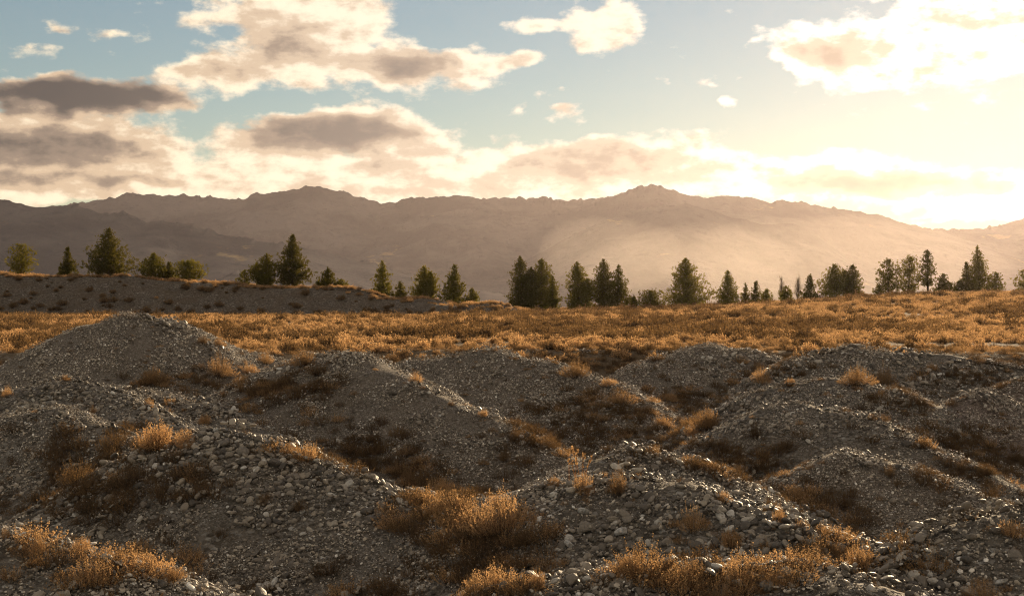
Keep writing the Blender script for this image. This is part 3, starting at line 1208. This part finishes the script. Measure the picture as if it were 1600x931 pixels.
# bushes one can point at: (x, y of the foot, width, height/width, kind, label)
BUSHES = [
    (245, 704, 92, .55, 'g', 'large bright golden thyme bush behind the boulder topped cobble mound'),
    (290, 700, 50, .6, 'g', 'golden bush touching the large bright bush behind the cobble mound'),
    (178, 706, 74, .5, 'd', 'dull olive brown bush beside the large bright bush behind the cobble mound'),
    (478, 724, 66, .5, 'g', 'golden bush on the sunlit slope of the boulder topped cobble mound'),
    (455, 712, 36, .6, 'g', 'small golden bush just above the one on the cobble mound slope'),
    (320, 664, 34, .6, 'g', 'small orange bush on the crest behind the boulder topped mound'),
    (232, 638, 24, .7, 'g', 'tiny yellow bush on the two-crested mound beside a stone'),
    (145, 648, 16, .8, 'g', 'tiny golden bush alone on the two-crested mound'),
    (102, 596, 20, .6, 'g', 'small golden tuft on the top of the two-crested mound'),
    (12, 620, 20, .9, 'g', 'orange tuft at the left edge beside the two-crested mound'),
    (360, 664, 26, .6, 'd', 'brown bush on the narrow stony ridge'),
    (240, 604, 46, .6, 'g', 'orange bush in the hollow in front of the tall rounded mound'),
    (340, 592, 60, .5, 'g', 'wide orange bush below the side of the tall rounded mound'),
    (390, 585, 40, .5, 'g', 'orange bush halfway between the tall mound and the broad pale one'),
    (415, 570, 34, .6, 'g', 'golden bush just behind the shadowed crest of the broad pale mound'),
    (318, 540, 24, .7, 'd', 'dark round bush on the shoulder of the tall rounded mound'),
    (342, 542, 22, .7, 'g', 'golden round bush on the shoulder of the tall rounded mound'),
    (476, 572, 46, .6, 'g', 'golden bush crowning the broad pale mound'),
    (500, 586, 60, .35, 'd', 'dark low bush in shadow under the crest of the broad pale mound'),
    (650, 598, 30, .6, 'g', 'golden bush at the shoulder of the broad pale mound'),
    (612, 572, 44, .5, 'g', 'golden bush at the saddle behind the broad pale mound'),
    (806, 690, 28, .7, 'd', 'small dark bush on the right flank of the broad pale mound'),
    (824, 676, 24, .7, 'd', 'upper dark tuft near the lower end of the broad pale slope'),
    (756, 653, 24, .6, 'g', 'golden tuft on the straight sunlit edge of the broad pale mound'),
    (636, 758, 34, .8, 'g', 'upright golden bush at the lower end of the cobble mound slope'),
    (690, 782, 66, .6, 'g', 'bushy golden thyme in the hollow left of the big golden clump'),
    (785, 838, 118, .6, 'g', 'biggest golden thyme clump in the hollow beside the boulder mound'),
    (822, 852, 50, .6, 'd', 'shaded brown bush against the boulders beside the biggest clump'),
    (735, 850, 80, .45, 'd', 'dark brown bush in the hollow below the biggest golden clump'),
    (690, 870, 80, .4, 'd', 'dark brown bush lowest in the shaded hollow'),
    (866, 762, 34, .55, 'g', 'golden bush leftmost on the boulder mound crest'),
    (910, 772, 52, .7, 'g', 'tall feathery golden bush on the boulder mound crest'),
    (968, 774, 44, .8, 'g', 'upright golden bush right of the feathery one on the crest'),
    (944, 748, 24, .5, 'g', 'small golden bush behind the two on the boulder mound crest'),
    (1082, 830, 64, .6, 'g', 'thick golden bush on the sunlit slope of the boulder mound'),
    (1142, 856, 54, .6, 'g', 'thick golden bush lower down the boulder mound slope'),
    (1130, 784, 36, .5, 'g', 'low orange bush on the falling crest of the boulder mound'),
    (1216, 816, 30, .8, 'g', 'upright golden bush on the lower crest of the boulder mound'),
    (1252, 836, 40, .75, 'g', 'feathery golden bush farther down the boulder mound crest'),
    (1280, 880, 44, .6, 'g', 'golden bush at the foot of the crest left of the big patch'),
    (1345, 896, 90, .55, 'g', 'wide golden thyme patch at the foot of the dark cobble heap'),
    (1310, 874, 46, .5, 'g', 'small golden bush behind the wide thyme patch'),
    (1412, 862, 34, .6, 'g', 'golden bush at the corner where the crest meets the cobble heap'),
    (1580, 838, 70, .45, 'g', 'orange bush on top of the dark cobble heap'),
    (1535, 938, 70, .5, 'g', 'golden bush at the bottom edge below the cobble heap'),
    (985, 902, 64, .6, 'g', 'golden bush between the boulders and the low front crest'),
    (1080, 912, 70, .6, 'g', 'golden thyme bush left in the row along the bottom edge'),
    (1150, 924, 84, .6, 'g', 'tallest golden thyme bush in the row along the bottom edge'),
    (1205, 922, 50, .6, 'g', 'small golden bush right of the tallest in the bottom row'),
    (1120, 944, 90, .5, 'g', 'golden bush cut by the bottom edge under the tallest one'),
    (840, 922, 40, .9, 'g', 'upright golden bush beside the front stones at the bottom'),
    (740, 940, 60, .7, 'g', 'golden bush cut by the bottom edge below the shaded hollow'),
    (775, 925, 46, .7, 'g', 'golden bush near the bottom edge between two others'),
    (150, 918, 100, .55, 'g', 'wide golden bush on the stony slope near the bottom left corner'),
    (215, 888, 60, .45, 'g', 'golden bush behind the wide one on the bottom left slope'),
    (270, 908, 56, .45, 'g', 'golden bush at the end of the row on the bottom left slope'),
    (130, 862, 44, .6, 'g', 'small golden bush above the row on the bottom left slope'),
    (60, 866, 40, .65, 'g', 'golden bush near the left edge above the stony slope'),
    (8, 842, 20, 1.0, 'g', 'narrow golden tuft at the left edge'),
    (120, 760, 90, .5, 'd', 'dark brown bush in the shaded pit left of the cobble mound'),
    (170, 728, 70, .5, 'd', 'dark brown bush high in the shaded pit left of the cobble mound'),
    (140, 800, 70, .4, 'd', 'dark brown bush lowest in the shaded pit left of the cobble mound'),
    (312, 780, 40, .8, 'd', 'olive upright bush on the shaded face of the cobble mound'),
    (415, 792, 36, .7, 'd', 'brown bush right of the olive one on the shaded face'),
    (466, 800, 36, .6, 'd', 'brown bush farther right on the shaded cobble face'),
    (1105, 672, 70, .5, 'g', 'wide golden bush left of the long stony mound'),
    (1080, 684, 40, .5, 'g', 'golden bush below the wide one left of the long stony mound'),
    (1178, 685, 30, .9, 'd', 'dark upright bush on the near end of the long stony mound'),
    (1362, 658, 20, .6, 'g', 'golden tuft on the crest of the long stony mound'),
    (1190, 602, 38, .7, 'g', 'bright orange bush by the hollow under the small smooth mound'),
    (1235, 604, 26, .6, 'g', 'bright orange bush right of the one under the small smooth mound'),
    (1340, 602, 60, .5, 'g', 'left half of the long bright bush row under the dark bank'),
    (1384, 604, 50, .55, 'g', 'right half of the long bright bush row under the dark bank'),
    (1455, 580, 28, .5, 'g', 'small orange bush on the dark cobbled bank'),
    (970, 632, 56, .4, 'g', 'golden bush in the middle of the brown hollow'),
    (925, 630, 24, .6, 'g', 'small golden bush left in the middle of the brown hollow'),
    (1050, 628, 30, .5, 'g', 'golden bush right in the middle of the brown hollow'),
    (900, 590, 60, .4, 'g', 'low golden bush on the falling crest of the mound behind the pale one'),
    (950, 604, 40, .4, 'g', 'golden bush at the foot of the scrubby crest'),
    (1110, 735, 26, .6, 'g', 'little golden bush on the side of the cobbled hump'),
    (1390, 745, 30, .7, 'd', 'dark bush on the smooth small gravel mound'),
    (1500, 742, 36, .6, 'd', 'dark bush between the smooth small mound and the long stony one'),
    (790, 722, 30, .7, 'd', 'dark bush low on the broad pale slope'),
    (705, 636, 16, .6, 'd', 'tiny dark tuft behind the edge of the broad pale mound'),
]


SPOTS = []


def build_bushes():
    for n, (px, py, wpx, ar, kind, lab) in enumerate(BUSHES):
        h = hit(px, py)
        if h is None:
            continue
        X, Y, Z = h
        w = wpx / FPX * Y
        SPOTS.append((X, Y, w, kind))
        src = GOLD if kind == 'g' else DARK
        me = src[n % len(src)]
        o = bpy.data.objects.new('thyme_bush' if kind == 'g' else 'scrub_bush', me)
        COL.objects.link(o)
        o.location = (X, Y, Z - .01)
        o.rotation_euler = (0, 0, RNG.uniform(0, 6.28))
        r = .5 + .05 * (n % len(src))
        k = w / (2 * r) * 1.1
        o.scale = (k, k, max(w * ar * 1.0, .10) / .38)
        tag(o, lab, 'bush', 'golden thyme bushes among the mounds' if kind == 'g' else 'brown bushes among the mounds')


build_bushes()


def build_stalks():
    """a few tall dry seed stalks on the boulder mound crest"""
    h = hit(897, 760)
    V, F = [], []
    for k in range(6):
        bx, by = RNG.uniform(-.10, .10), RNG.uniform(-.06, .06)
        hh = RNG.uniform(.22, .42)
        lean = RNG.normal(0, .06, 2)
        pts = [np.array([bx, by, -.02]), np.array([bx + lean[0] * .5, by + lean[1] * .5, hh * .55]), np.array([bx + lean[0], by + lean[1], hh])]
        tube(V, F, pts, [.004, .0035, .003], 4)
        for j in range(26):
            t = RNG.uniform(.5, 1.0)
            p = pts[1] + (pts[2] - pts[1]) * (t - .5) * 2
            d = np.array([RNG.normal(0, 1), RNG.normal(0, 1), 1.6])
            d = d / np.linalg.norm(d) * RNG.uniform(.012, .03)
            s_ = np.cross(d, RNG.normal(size=3)) * .35
            n = len(V)
            V.extend((p, p + d * .5 + s_, p + d, p + d * .5 - s_))
            F.append((n, n + 1, n + 2, n + 3))
    o = obj('dry_stalks', mesh_np('dry_stalks', np.array(V), np.array(F), [M_THYME], False))
    o.location = h
    tag(o, 'tall thin dry seed stalks rising from the boulder mound crest', 'plant')


# where scrub fills the hollows: survey mark, spread, how many, share of golden ones
ZONES = [(960, 665, 152, 51, 232, 0.18), (900, 640, 76, 25, 66, 0.3), (180, 750, 165, 69, 187, 0.08), (740, 880, 127, 69, 75, 0.3), (700, 800, 76, 32, 76, 0.7), (1170, 725, 113, 35, 121, 0.2), (1540, 740, 101, 41, 99, 0.12), (1200, 580, 101, 19, 66, 0.3), (300, 600, 101, 23, 88, 0.45), (1400, 632, 76, 25, 66, 0.1), (1490, 690, 101, 28, 88, 0.1), (1300, 870, 139, 35, 33, 0.8), (1100, 908, 165, 33, 48, 0.85), (560, 706, 113, 33, 99, 0.1), (1260, 790, 88, 20, 48, 0.2), (420, 612, 69, 20, 66, 0.2), (980, 572, 88, 18, 66, 0.3), (1520, 592, 101, 20, 66, 0.3), (650, 745, 51, 25, 43, 0.6), (850, 690, 69, 41, 76, 0.2), (1060, 620, 76, 20, 54, 0.5), (470, 610, 76, 25, 43, 0.1), (180, 890, 139, 33, 25, 0.75), (60, 860, 63, 25, 11, 0.7), (800, 910, 76, 31, 18, 0.8), (1560, 560, 76, 18, 43, 0.4)]


def zone_points():
    out = []
    for (cx, cy_, rx, ry, n, gold) in ZONES:
        px = RNG.normal(cx, rx * .5, n)
        py = RNG.normal(cy_, ry * .5, n)
        ys = np.exp(np.linspace(math.log(8), math.log(58), 420))
        X = (px[:, None] - 800) / FPX * ys[None, :]
        Z = CAMZ - (py[:, None] - 465.5) / FPX * ys[None, :]
        Y = np.repeat(ys[None, :], n, 0)
        T = terrain(X.copy(), Y.copy())
        hitm = T >= Z
        k = np.argmax(hitm, 1)
        ok = hitm.any(1)
        r = np.arange(n)
        g = RNG.random(n) < gold
        out.append(np.stack([X[r, k], Y[r, k], T[r, k], g], -1)[ok])
    return np.concatenate(out)


def build_scrub():
    # scrub that covers the hollows and dots the heaps
    x, y = cand(7, 58, 11)
    z, i = terrain(x.copy(), y.copy(), True)
    patch = fbm(x * .22, y * .22, 3, 71) * 2
    hollow = (i == NM) | (i == NM + 1)
    lap = 0
    for k in range(8):
        a = k * math.pi / 4
        lap = lap + (terrain(x + 2.0 * math.cos(a), y + 2.0 * math.sin(a)) - z) / 8
    dip = sstep(.02, .26, lap)
    pr = np.where(i == NM + 1, .34 + .8 * patch, .13 + .55 * np.clip(patch, 0, 1) + dip * (.8 + .6 * patch))
    hollow = hollow | (dip > .5)
    keep = RNG.random(len(x)) < np.clip(pr, 0.006, .9)
    x, y, z, i, patch = x[keep], y[keep], z[keep], i[keep], patch[keep]
    s = RNG.uniform(.28, .85, len(x)) * np.where(hollow[keep], .95, .42)
    gold = RNG.random(len(x)) < .38 + .9 * fbm(x * .35, y * .35, 2, 77)
    pick = np.where(gold, RNG.integers(0, 4, len(x)), RNG.integers(4, 7, len(x)))
    rot = np.stack([RNG.normal(0, .1, len(x)), RNG.normal(0, .1, len(x)), RNG.uniform(0, 6.28, len(x))], -1)
    sc = np.stack([s * RNG.uniform(.8, 1.3, len(x)), s * RNG.uniform(.8, 1.3, len(x)), s * RNG.uniform(.6, 1.05, len(x))], -1)
    ex = []
    for (bx, by, bw, kind) in SPOTS:
        for _ in range(int(RNG.integers(3, 8))):
            a = RNG.uniform(0, 6.28)
            r_ = bw * RNG.uniform(.4, 1.15)
            ex.append((bx + r_ * math.cos(a), by + r_ * .7 * math.sin(a), RNG.uniform(.2, .5) * min(bw, .9) / .8, int(RNG.integers(0, 4)) if kind == 'g' else int(RNG.integers(4, 7))))
    for (zx, zy, _, g) in zone_points():
        ex.append((zx, zy, .22 + .6 * RNG.random() ** 1.8, int(RNG.integers(0, 4)) if g else int(RNG.integers(4, 7))))
    ex = np.array(ex)
    x = np.concatenate([x, ex[:, 0]])
    y = np.concatenate([y, ex[:, 1]])
    z = np.concatenate([z, terrain(ex[:, 0].copy(), ex[:, 1].copy())])
    e2 = np.stack([ex[:, 2], ex[:, 2], ex[:, 2] * .8], -1)
    rot = np.concatenate([rot, np.stack([e2[:, 0] * 0, e2[:, 0] * 0, RNG.uniform(0, 6.28, len(ex))], -1)])
    sc = np.concatenate([sc, e2])
    pick = np.concatenate([pick, ex[:, 3].astype(int)])
    o = scatter('hollow_scrub', G_NEAR, np.stack([x, y, z - .02], -1), rot, sc, pick, M_THYME)
    tag(o, 'low brown and golden scrub covering the hollows between the mounds', 'scrub')
    # the plain
    parts = []
    for y0, y1, dens, smin in ((48, 90, 4.2, .8), (90, 150, 2.8, 1.0), (150, 235, 1.9, 1.15)):
        x, y = cand(y0, y1, dens, .5)
        z, i = terrain(x.copy(), y.copy(), True)
        patch = fbm(x * .07, y * .12, 4, 81) * 2
        keep = (i == NM + 1) & (RNG.random(len(x)) < sstep(46, 60, y) * .75 + .25) & (RNG.random(len(x)) < np.clip(.55 + patch * 2.2, .14, 1))
        parts.append(np.stack([x, y, z, smin * RNG.uniform(.4, 1.0, len(x)) ** 1.0 * RNG.uniform(.9, 1.6, len(x)), patch], -1)[keep])
    A = np.concatenate(parts)
    x, y, z, s, patch = A.T
    dark = RNG.random(len(x)) < .08 + .62 * (fbm(x * .10, y * .07, 3, 91) > .10)
    pick = np.where(dark, RNG.integers(5, 8, len(x)), RNG.integers(0, 5, len(x)))
    rot = np.stack([RNG.normal(0, .08, len(x)), RNG.normal(0, .08, len(x)), RNG.uniform(0, 6.28, len(x))], -1)
    s = s * np.where(dark, 1.5, 1)
    sc = np.stack([s, s, s * RNG.uniform(.75, 1.15, len(x))], -1)
    o = scatter('plain_scrub', G_FAR, np.stack([x, y, z - .02], -1), rot, sc, pick, M_THYME)
    tag(o, 'orange gold scrub covering the flat plain up to the pines', 'scrub')
    # the bank: dark bushes on its face, a golden fringe along its crest
    n = 5200
    x = RNG.uniform(-95, 2, n)
    y = RNG.uniform(145, 178, n)
    z, i = terrain(x.copy(), y.copy(), True)
    zf = terrain(x.copy(), y + .8)
    face = (zf - z) > .18
    keep = (i == NM + 2) & np.where(face, RNG.random(n) < .14 + 2.2 * np.clip(fbm(x * .22, y * .3, 3, 66), 0, 1), RNG.random(n) < .9)
    x, y, z, face = x[keep], y[keep], z[keep], face[keep]
    s = np.where(face, RNG.uniform(.5, 1.0, len(x)) ** 2 * 2.2, RNG.uniform(.7, 1.4, len(x)))
    pick = np.where(face & (RNG.random(len(x)) < .93), RNG.integers(5, 8, len(x)), RNG.integers(0, 5, len(x)))
    rot = np.stack([x * 0, x * 0, RNG.uniform(0, 6.28, len(x))], -1)
    o = scatter('bank_scrub', G_FAR, np.stack([x, y, z - .02], -1), rot, np.stack([s, s, s * .9], -1), pick, M_DARKBUSH)
    tag(o, 'dark tufts dotting the long gravel bank with a golden fringe on top', 'scrub')


build_scrub()


# ------------------------------------------------------------------ trees
def tube(V, F, pts, radii, n=5):
    base = len(V)
    for k, (p, r) in enumerate(zip(pts, radii)):
        p = np.array(p)
        d = np.array(pts[min(k + 1, len(pts) - 1)]) - np.array(pts[max(k - 1, 0)])
        d = d / (np.linalg.norm(d) + 1e-9)
        a = np.cross(d, (0.3, 1, .2))
        a /= np.linalg.norm(a) + 1e-9
        b = np.cross(d, a)
        for j in range(n):
            t = 6.28318 * j / n
            V.append(p + r * (a * math.cos(t) + b * math.sin(t)))
    for k in range(len(pts) - 1):
        for j in range(n):
            F.append((base + k * n + j, base + k * n + (j + 1) % n, base + (k + 1) * n + (j + 1) % n, base + (k + 1) * n + j))


build_stalks()


def pine(h, w, seed, form='cone', dens=1.0, clear=.04, tops=1):
    rng = np.random.default_rng(seed)
    TV, TF = [], []

    TU = []

    def tuft(p, d, L, n):
        TU.append((*p, *d, L, n))

    leaders = [(0., 0., h)]
    if tops > 1:
        for _ in range(tops - 1):
            a = rng.choice([0, math.pi]) + rng.normal(0, .5)
            leaders.append((math.cos(a) * w * rng.uniform(.16, .30), math.sin(a) * w * .2, h * rng.uniform(.66, .86)))
    for li, (lx, ly, lh) in enumerate(leaders):
        lean = rng.normal(0, .03, 2) * lh
        npt = 8
        pts = []
        for k in range(npt):
            t = k / (npt - 1)
            o = min(1, t * 1.6)
            pts.append((lx * o + lean[0] * t + rng.normal(0, .015) * lh * .3, ly * o + lean[1] * t, lh * t))
        r0 = lh * .022 + .03
        tube(TV, TF, pts, [r0 * (1 - .93 * (k / (npt - 1))) + .006 for k in range(npt)], 6)
        P = np.array(pts)

        def stem_at(z):
            return np.array([np.interp(z, P[:, 2], P[:, 0]), np.interp(z, P[:, 2], P[:, 1]), z])
        half = w * .5 * (1 if tops == 1 else .66)
        z = lh * clear + .1
        while z < lh * .985:
            t = z / lh
            if form == 'cone':
                prof = (1 - t) ** .95 * 1.02 + .03
            elif form == 'round':
                prof = (1 - t ** 2.0) ** .95 * (.78 + .22 * min(t / .30, 1)) * .98 + .03
            elif form == 'column':
                prof = (1 - t ** 2.3) * (.84 + .16 * min(t / .25, 1)) + .04
            else:  # open
                prof = (.35 + .65 * math.sin(math.pi * min(max(t, .02), .98) ** .8)) * (1 - t * .35)
            nb = int(rng.integers(5, 8)) if form != 'open' else int(rng.integers(4, 7))
            a0 = rng.uniform(0, 6.28)
            for b in range(nb):
                a = a0 + 6.283 * b / nb + rng.normal(0, .25)
                L = half * prof * rng.uniform(.62, 1.12)
                if rng.random() < .14:
                    L *= 1.12
                p0 = stem_at(z)
                rise = rng.uniform(-.02, .30) + .45 * t
                dirv = np.array([math.cos(a), math.sin(a), rise])
                bp = [p0 + dirv * L * s + np.array([0, 0, L * .22 * s * s]) for s in (0, .33, .66, 1.0)]
                tube(TV, TF, bp, [.010 + L * .012, .008 + L * .008, .006 + L * .004, .003], 3)
                nt_ = max(2, int(L / .13 * dens) + 1)
                for k in range(nt_):
                    s = .22 + .80 * (k + rng.random() * .7) / nt_
                    s = min(s, 1.0)
                    q = p0 + dirv * L * s + np.array([0, 0, L * .22 * s * s])
                    spread = .10 + .16 * L * (1 - abs(s - .6))
                    q = q + rng.normal(size=3) * spread * np.array([.8, .8, .45])
                    tuft(q, np.array([dirv[0] * .5, dirv[1] * .5, .75]), rng.uniform(.18, .30) * (1.15 - .35 * t), 8)
            z += rng.uniform(.20, .34) if form != 'open' else rng.uniform(.28, .46)
        for _ in range(4):
            tuft(np.array(pts[-1]) - np.array([0, 0, rng.uniform(0, .25)]), np.array([0, 0, 1.]), .34, 8)
    # a brush of needles round each shoot
    T = np.array(TU, float)
    T = np.repeat(T, T[:, 7].astype(int), axis=0)
    n = len(T)

    def unit(a):
        return a / (np.linalg.norm(a, axis=1, keepdims=True) + 1e-9)
    p, d, L = T[:, :3], unit(T[:, 3:6]), T[:, 6:7]
    q = unit(d * rng.uniform(.25, 1.0, (n, 1)) + rng.normal(size=(n, 3)) * .55)
    s = unit(np.cross(q, rng.normal(size=(n, 3))))
    ln = L * rng.uniform(.6, 1.15, (n, 1))
    wd = ln * .19
    o = p + d * L * rng.uniform(-.35, .35, (n, 1))
    NV = np.stack([o - s * wd * .6, o + q * ln * .55 - s * wd, o + q * ln, o + q * ln * .55 + s * wd], 1).reshape(-1, 3)
    NF = np.arange(4 * n).reshape(n, 4)
    return (np.array(TV), np.array(TF)), (NV, NF)


# x, top y, foot y, width, form, tops, distance, label
TREES = [
    (33, 384, 434, 44, 'open', 1, 166, 'ragged pine nearest the left edge on the gravel bank'),
    (107, 387, 434, 25, 'cone', 1, 166, 'slim pointed pine second from the left edge'),
    (95, 417, 434, 11, 'cone', 1, 166, 'tiny pine at the foot of the slim pointed one'),
    (170, 358, 437, 68, 'cone', 1, 167, 'big broad cone shaped pine on the gravel bank'),
    (240, 397, 442, 54, 'cone', 1, 167, 'squat wide pine right of the big broad cone'),
    (264, 411, 442, 24, 'cone', 1, 168, 'small pine leaning against the squat wide one'),
    (296, 408, 443, 46, 'round', 1, 167, 'round topped bushy pine alone on the bank'),
    (382, 424, 446, 26, 'open', 1, 167, 'low sprawling pine at the left of the tallest bank pair'),
    (415, 398, 447, 54, 'round', 2, 167, 'thick bushy pine beside the tall pointed bank pine'),
    (457, 367, 449, 54, 'cone', 1, 168, 'tall pointed pine at the middle of the gravel bank'),
    (512, 420, 457, 32, 'cone', 1, 167, 'small pine on the falling end of the bank'),
    (497, 440, 456, 11, 'cone', 1, 167, 'knee high pine left of the small bank pine'),
    (533, 442, 459, 16, 'round', 1, 167, 'knee high pine right of the small bank pine'),
    (597, 410, 465, 36, 'cone', 1, 168, 'layered narrow pine standing alone on the bank slope'),
    (626, 441, 468, 17, 'round', 1, 169, 'small round pine right of the layered narrow one'),
    (661, 417, 474, 56, 'round', 2, 170, 'dense dark rounded pine of the group at the bank end'),
    (708, 414, 478, 42, 'cone', 1, 170, 'pointed pine beside the dense dark rounded one'),
    (738, 452, 480, 26, 'round', 1, 170, 'small bushy pine last on the bank end'),
    (815, 402, 490, 54, 'column', 2, 196, 'tall broad pine at the left of the central clump'),
    (846, 405, 490, 42, 'column', 1, 199, 'tall pine joined to the broad one in the central clump'),
    (863, 432, 490, 24, 'cone', 1, 195, 'shorter pine at the right of the first central clump'),
    (905, 410, 491, 54, 'column', 2, 196, 'thick columnar pine in the middle of the central clumps'),
    (943, 406, 490, 34, 'column', 1, 197, 'tall pine left of the joined pair in the third clump'),
    (966, 415, 489, 42, 'cone', 1, 199, 'pine right of the joined pair in the third clump'),
    (990, 464, 488, 16, 'round', 1, 196, 'small bush pine beside the third clump'),
    (1017, 455, 482, 40, 'round', 1, 200, 'low flat topped pine right of the third clump'),
    (1074, 404, 480, 68, 'cone', 1, 198, 'large regular cone shaped pine standing alone right of centre'),
    (1137, 424, 476, 38, 'cone', 1, 198, 'medium pointed pine right of the large regular cone'),
    (1165, 444, 474, 16, 'cone', 1, 202, 'little pine left in the low group of three'),
    (1180, 440, 474, 22, 'cone', 1, 203, 'little pine in the middle of the low group of three'),
    (1198, 452, 472, 18, 'round', 1, 202, 'little pine right in the low group of three'),
    (1229, 448, 469, 22, 'round', 1, 204, 'small dark pine between the two bare poplars'),
    (1265, 430, 467, 26, 'cone', 1, 204, 'dark pointed pine right of the bare poplars'),
    (1304, 414, 466, 44, 'round', 1, 206, 'rounded pine left in the wide joined pair'),
    (1331, 415, 466, 48, 'round', 2, 207, 'wide rounded pine right in the joined pair'),
    (1388, 407, 465, 38, 'open', 1, 207, 'ragged pine leftmost of the tall glare lit group'),
    (1374, 446, 464, 20, 'open', 1, 205, 'low spreading pine at the foot of the ragged one'),
    (1419, 402, 465, 44, 'open', 1, 208, 'open branched pine second in the glare lit group'),
    (1450, 391, 464, 26, 'open', 1, 208, 'tall thin pine with a bare lower trunk'),
    (1474, 428, 464, 32, 'cone', 1, 207, 'short pine at the right of the tall thin one'),
    (1498, 440, 463, 22, 'round', 1, 207, 'small rounded pine left of the tallest glare lit pine'),
    (1513, 410, 464, 26, 'cone', 1, 208, 'narrow pine hugging the tallest glare lit one'),
    (1531, 386, 464, 42, 'cone', 1, 207, 'tallest pointed pine of the glare lit row'),
    (1557, 427, 463, 26, 'open', 1, 207, 'thin small pine right of the tallest glare lit one'),
    (1600, 423, 462, 30, 'open', 1, 207, 'pine cut by the right edge of the picture'),
]


def build_trees():
    for n, (px, ty, by, wpx, form, tops, D, lab) in enumerate(TREES):
        X = (px - 800) / FPX * D
        Zb = tz(X, D)
        top = CAMZ - (ty - 465.5) / FPX * D
        h = max(top - Zb, .8)
        w = wpx / FPX * D * 1.17
        (TV, TF), (NV, NF) = pine(h, w, 500 + n, form, 1.15 if form != 'open' else 1.25, .20 if 'bare lower' in lab else .03, tops)
        e = bpy.data.objects.new('pine_tree', None)
        COL.objects.link(e)
        e.location = (X, D, Zb - .05)
        obj('trunk', mesh_np('trunk', TV, TF, [M_BARK], True), e)
        obj('crown', mesh_np('crown', NV, NF, [M_PINE], False), e)
        tag(e, lab, 'pine tree', 'young pines along the far side of the plain')
    # leafless poplars
    for n, (px, ty, wpx, lab) in enumerate(((1221, 432, 11, 'bare upright poplar left of the small dark pine'), (1247, 432, 13, 'bare upright poplar right of the small dark pine'))):
        D = 225
        X = (px - 800) / FPX * D
        Zb = tz(X, D)
        h = CAMZ - (ty - 465.5) / FPX * D - Zb
        w = wpx / FPX * D
        rng = np.random.default_rng(800 + n)
        TV, TF, BV, BF = [], [], [], []
        tube(TV, TF, [(0, 0, 0), (.05, 0, h * .5), (0, .03, h)], [.09, .05, .01], 6)
        for k in range(170):
            z = h * rng.uniform(.12, .9)
            a = rng.uniform(0, 6.28)
            L = w * .5 * rng.uniform(.4, 1.0) * (1 - .5 * z / h)
            p0 = np.array([0, 0, z])
            p1 = p0 + np.array([math.cos(a) * L, math.sin(a) * L, L * rng.uniform(1.2, 2.6)])
            p2 = p1 + np.array([math.cos(a) * L * .2, math.sin(a) * L * .2, L * rng.uniform(.8, 1.6)])
            tube(BV, BF, [p0, p1, p2], [.022, .016, .006], 3)
        e = bpy.data.objects.new('bare_poplar', None)
        COL.objects.link(e)
        e.location = (X, D, Zb - .05)
        obj('trunk', mesh_np('trunk', np.array(TV), np.array(TF), [M_POPLAR], True), e)
        obj('crown', mesh_np('crown', np.array(BV), np.array(BF), [M_POPLAR], True), e)
        tag(e, lab, 'poplar', 'bare poplars behind the plain')


build_trees()


# ------------------------------------------------------------------ haze
def build_haze():
    bm = bmesh.new()
    bmesh.ops.create_cube(bm, size=1)
    me = bpy.data.meshes.new('haze')
    bm.to_mesh(me)
    bm.free()
    m, nt, out = new_mat('valley haze')
    v = nt.nodes.new('ShaderNodeVolumePrincipled')
    v.inputs['Color'].default_value = (.96, .84, .86, 1)
    v.inputs['Density'].default_value = HAZE_DENSITY
    v.inputs['Anisotropy'].default_value = .70
    nt.links.new(v.outputs[0], out.inputs['Volume'])
    me.materials.append(m)
    o = obj('haze', me)
    o.scale = (20000, 7000, 452)
    o.location = (0, 2400, 452 / 2 - 50)
    tag(o, 'thin golden haze filling the valley', 'haze', kind='stuff')


build_haze()


def build_dust():
    """dust drifting low over the valley in front of the summit"""
    m, nt, out = new_mat('drifting dust')
    v = nt.nodes.new('ShaderNodeVolumePrincipled')
    v.inputs['Color'].default_value = (.95, .87, .82, 1)
    v.inputs['Density'].default_value = 9e-5
    v.inputs['Anisotropy'].default_value = .70
    nt.links.new(v.outputs[0], out.inputs['Volume'])
    for (px, py, D, rx, ry, lab) in ((955, 400, 1900, 110, 62, 'thin golden dust drifting left of the hazy spur'), (1080, 425, 1950, 170, 66, 'golden dust drifting low behind the large regular pine'), (1290, 420, 2000, 260, 80, 'pale golden dust drifting behind the bare poplars')):
        bm = bmesh.new()
        bmesh.ops.create_icosphere(bm, subdivisions=4, radius=1)
        for q in bm.verts:
            k = 1 + .5 * float(fbm(np.array([q.co.x * 1.3 + px]), np.array([q.co.z * 1.3 + q.co.y]), 3, px)[0])
            q.co *= k
        me = bpy.data.meshes.new('drifting_dust')
        bm.to_mesh(me)
        bm.free()
        me.materials.append(m)
        o = obj('drifting_dust', me)
        o.location = at(px, py, D)
        o.scale = (rx / FPX * D, 300, ry / FPX * D)
        tag(o, lab, 'dust', kind='stuff')


build_dust()
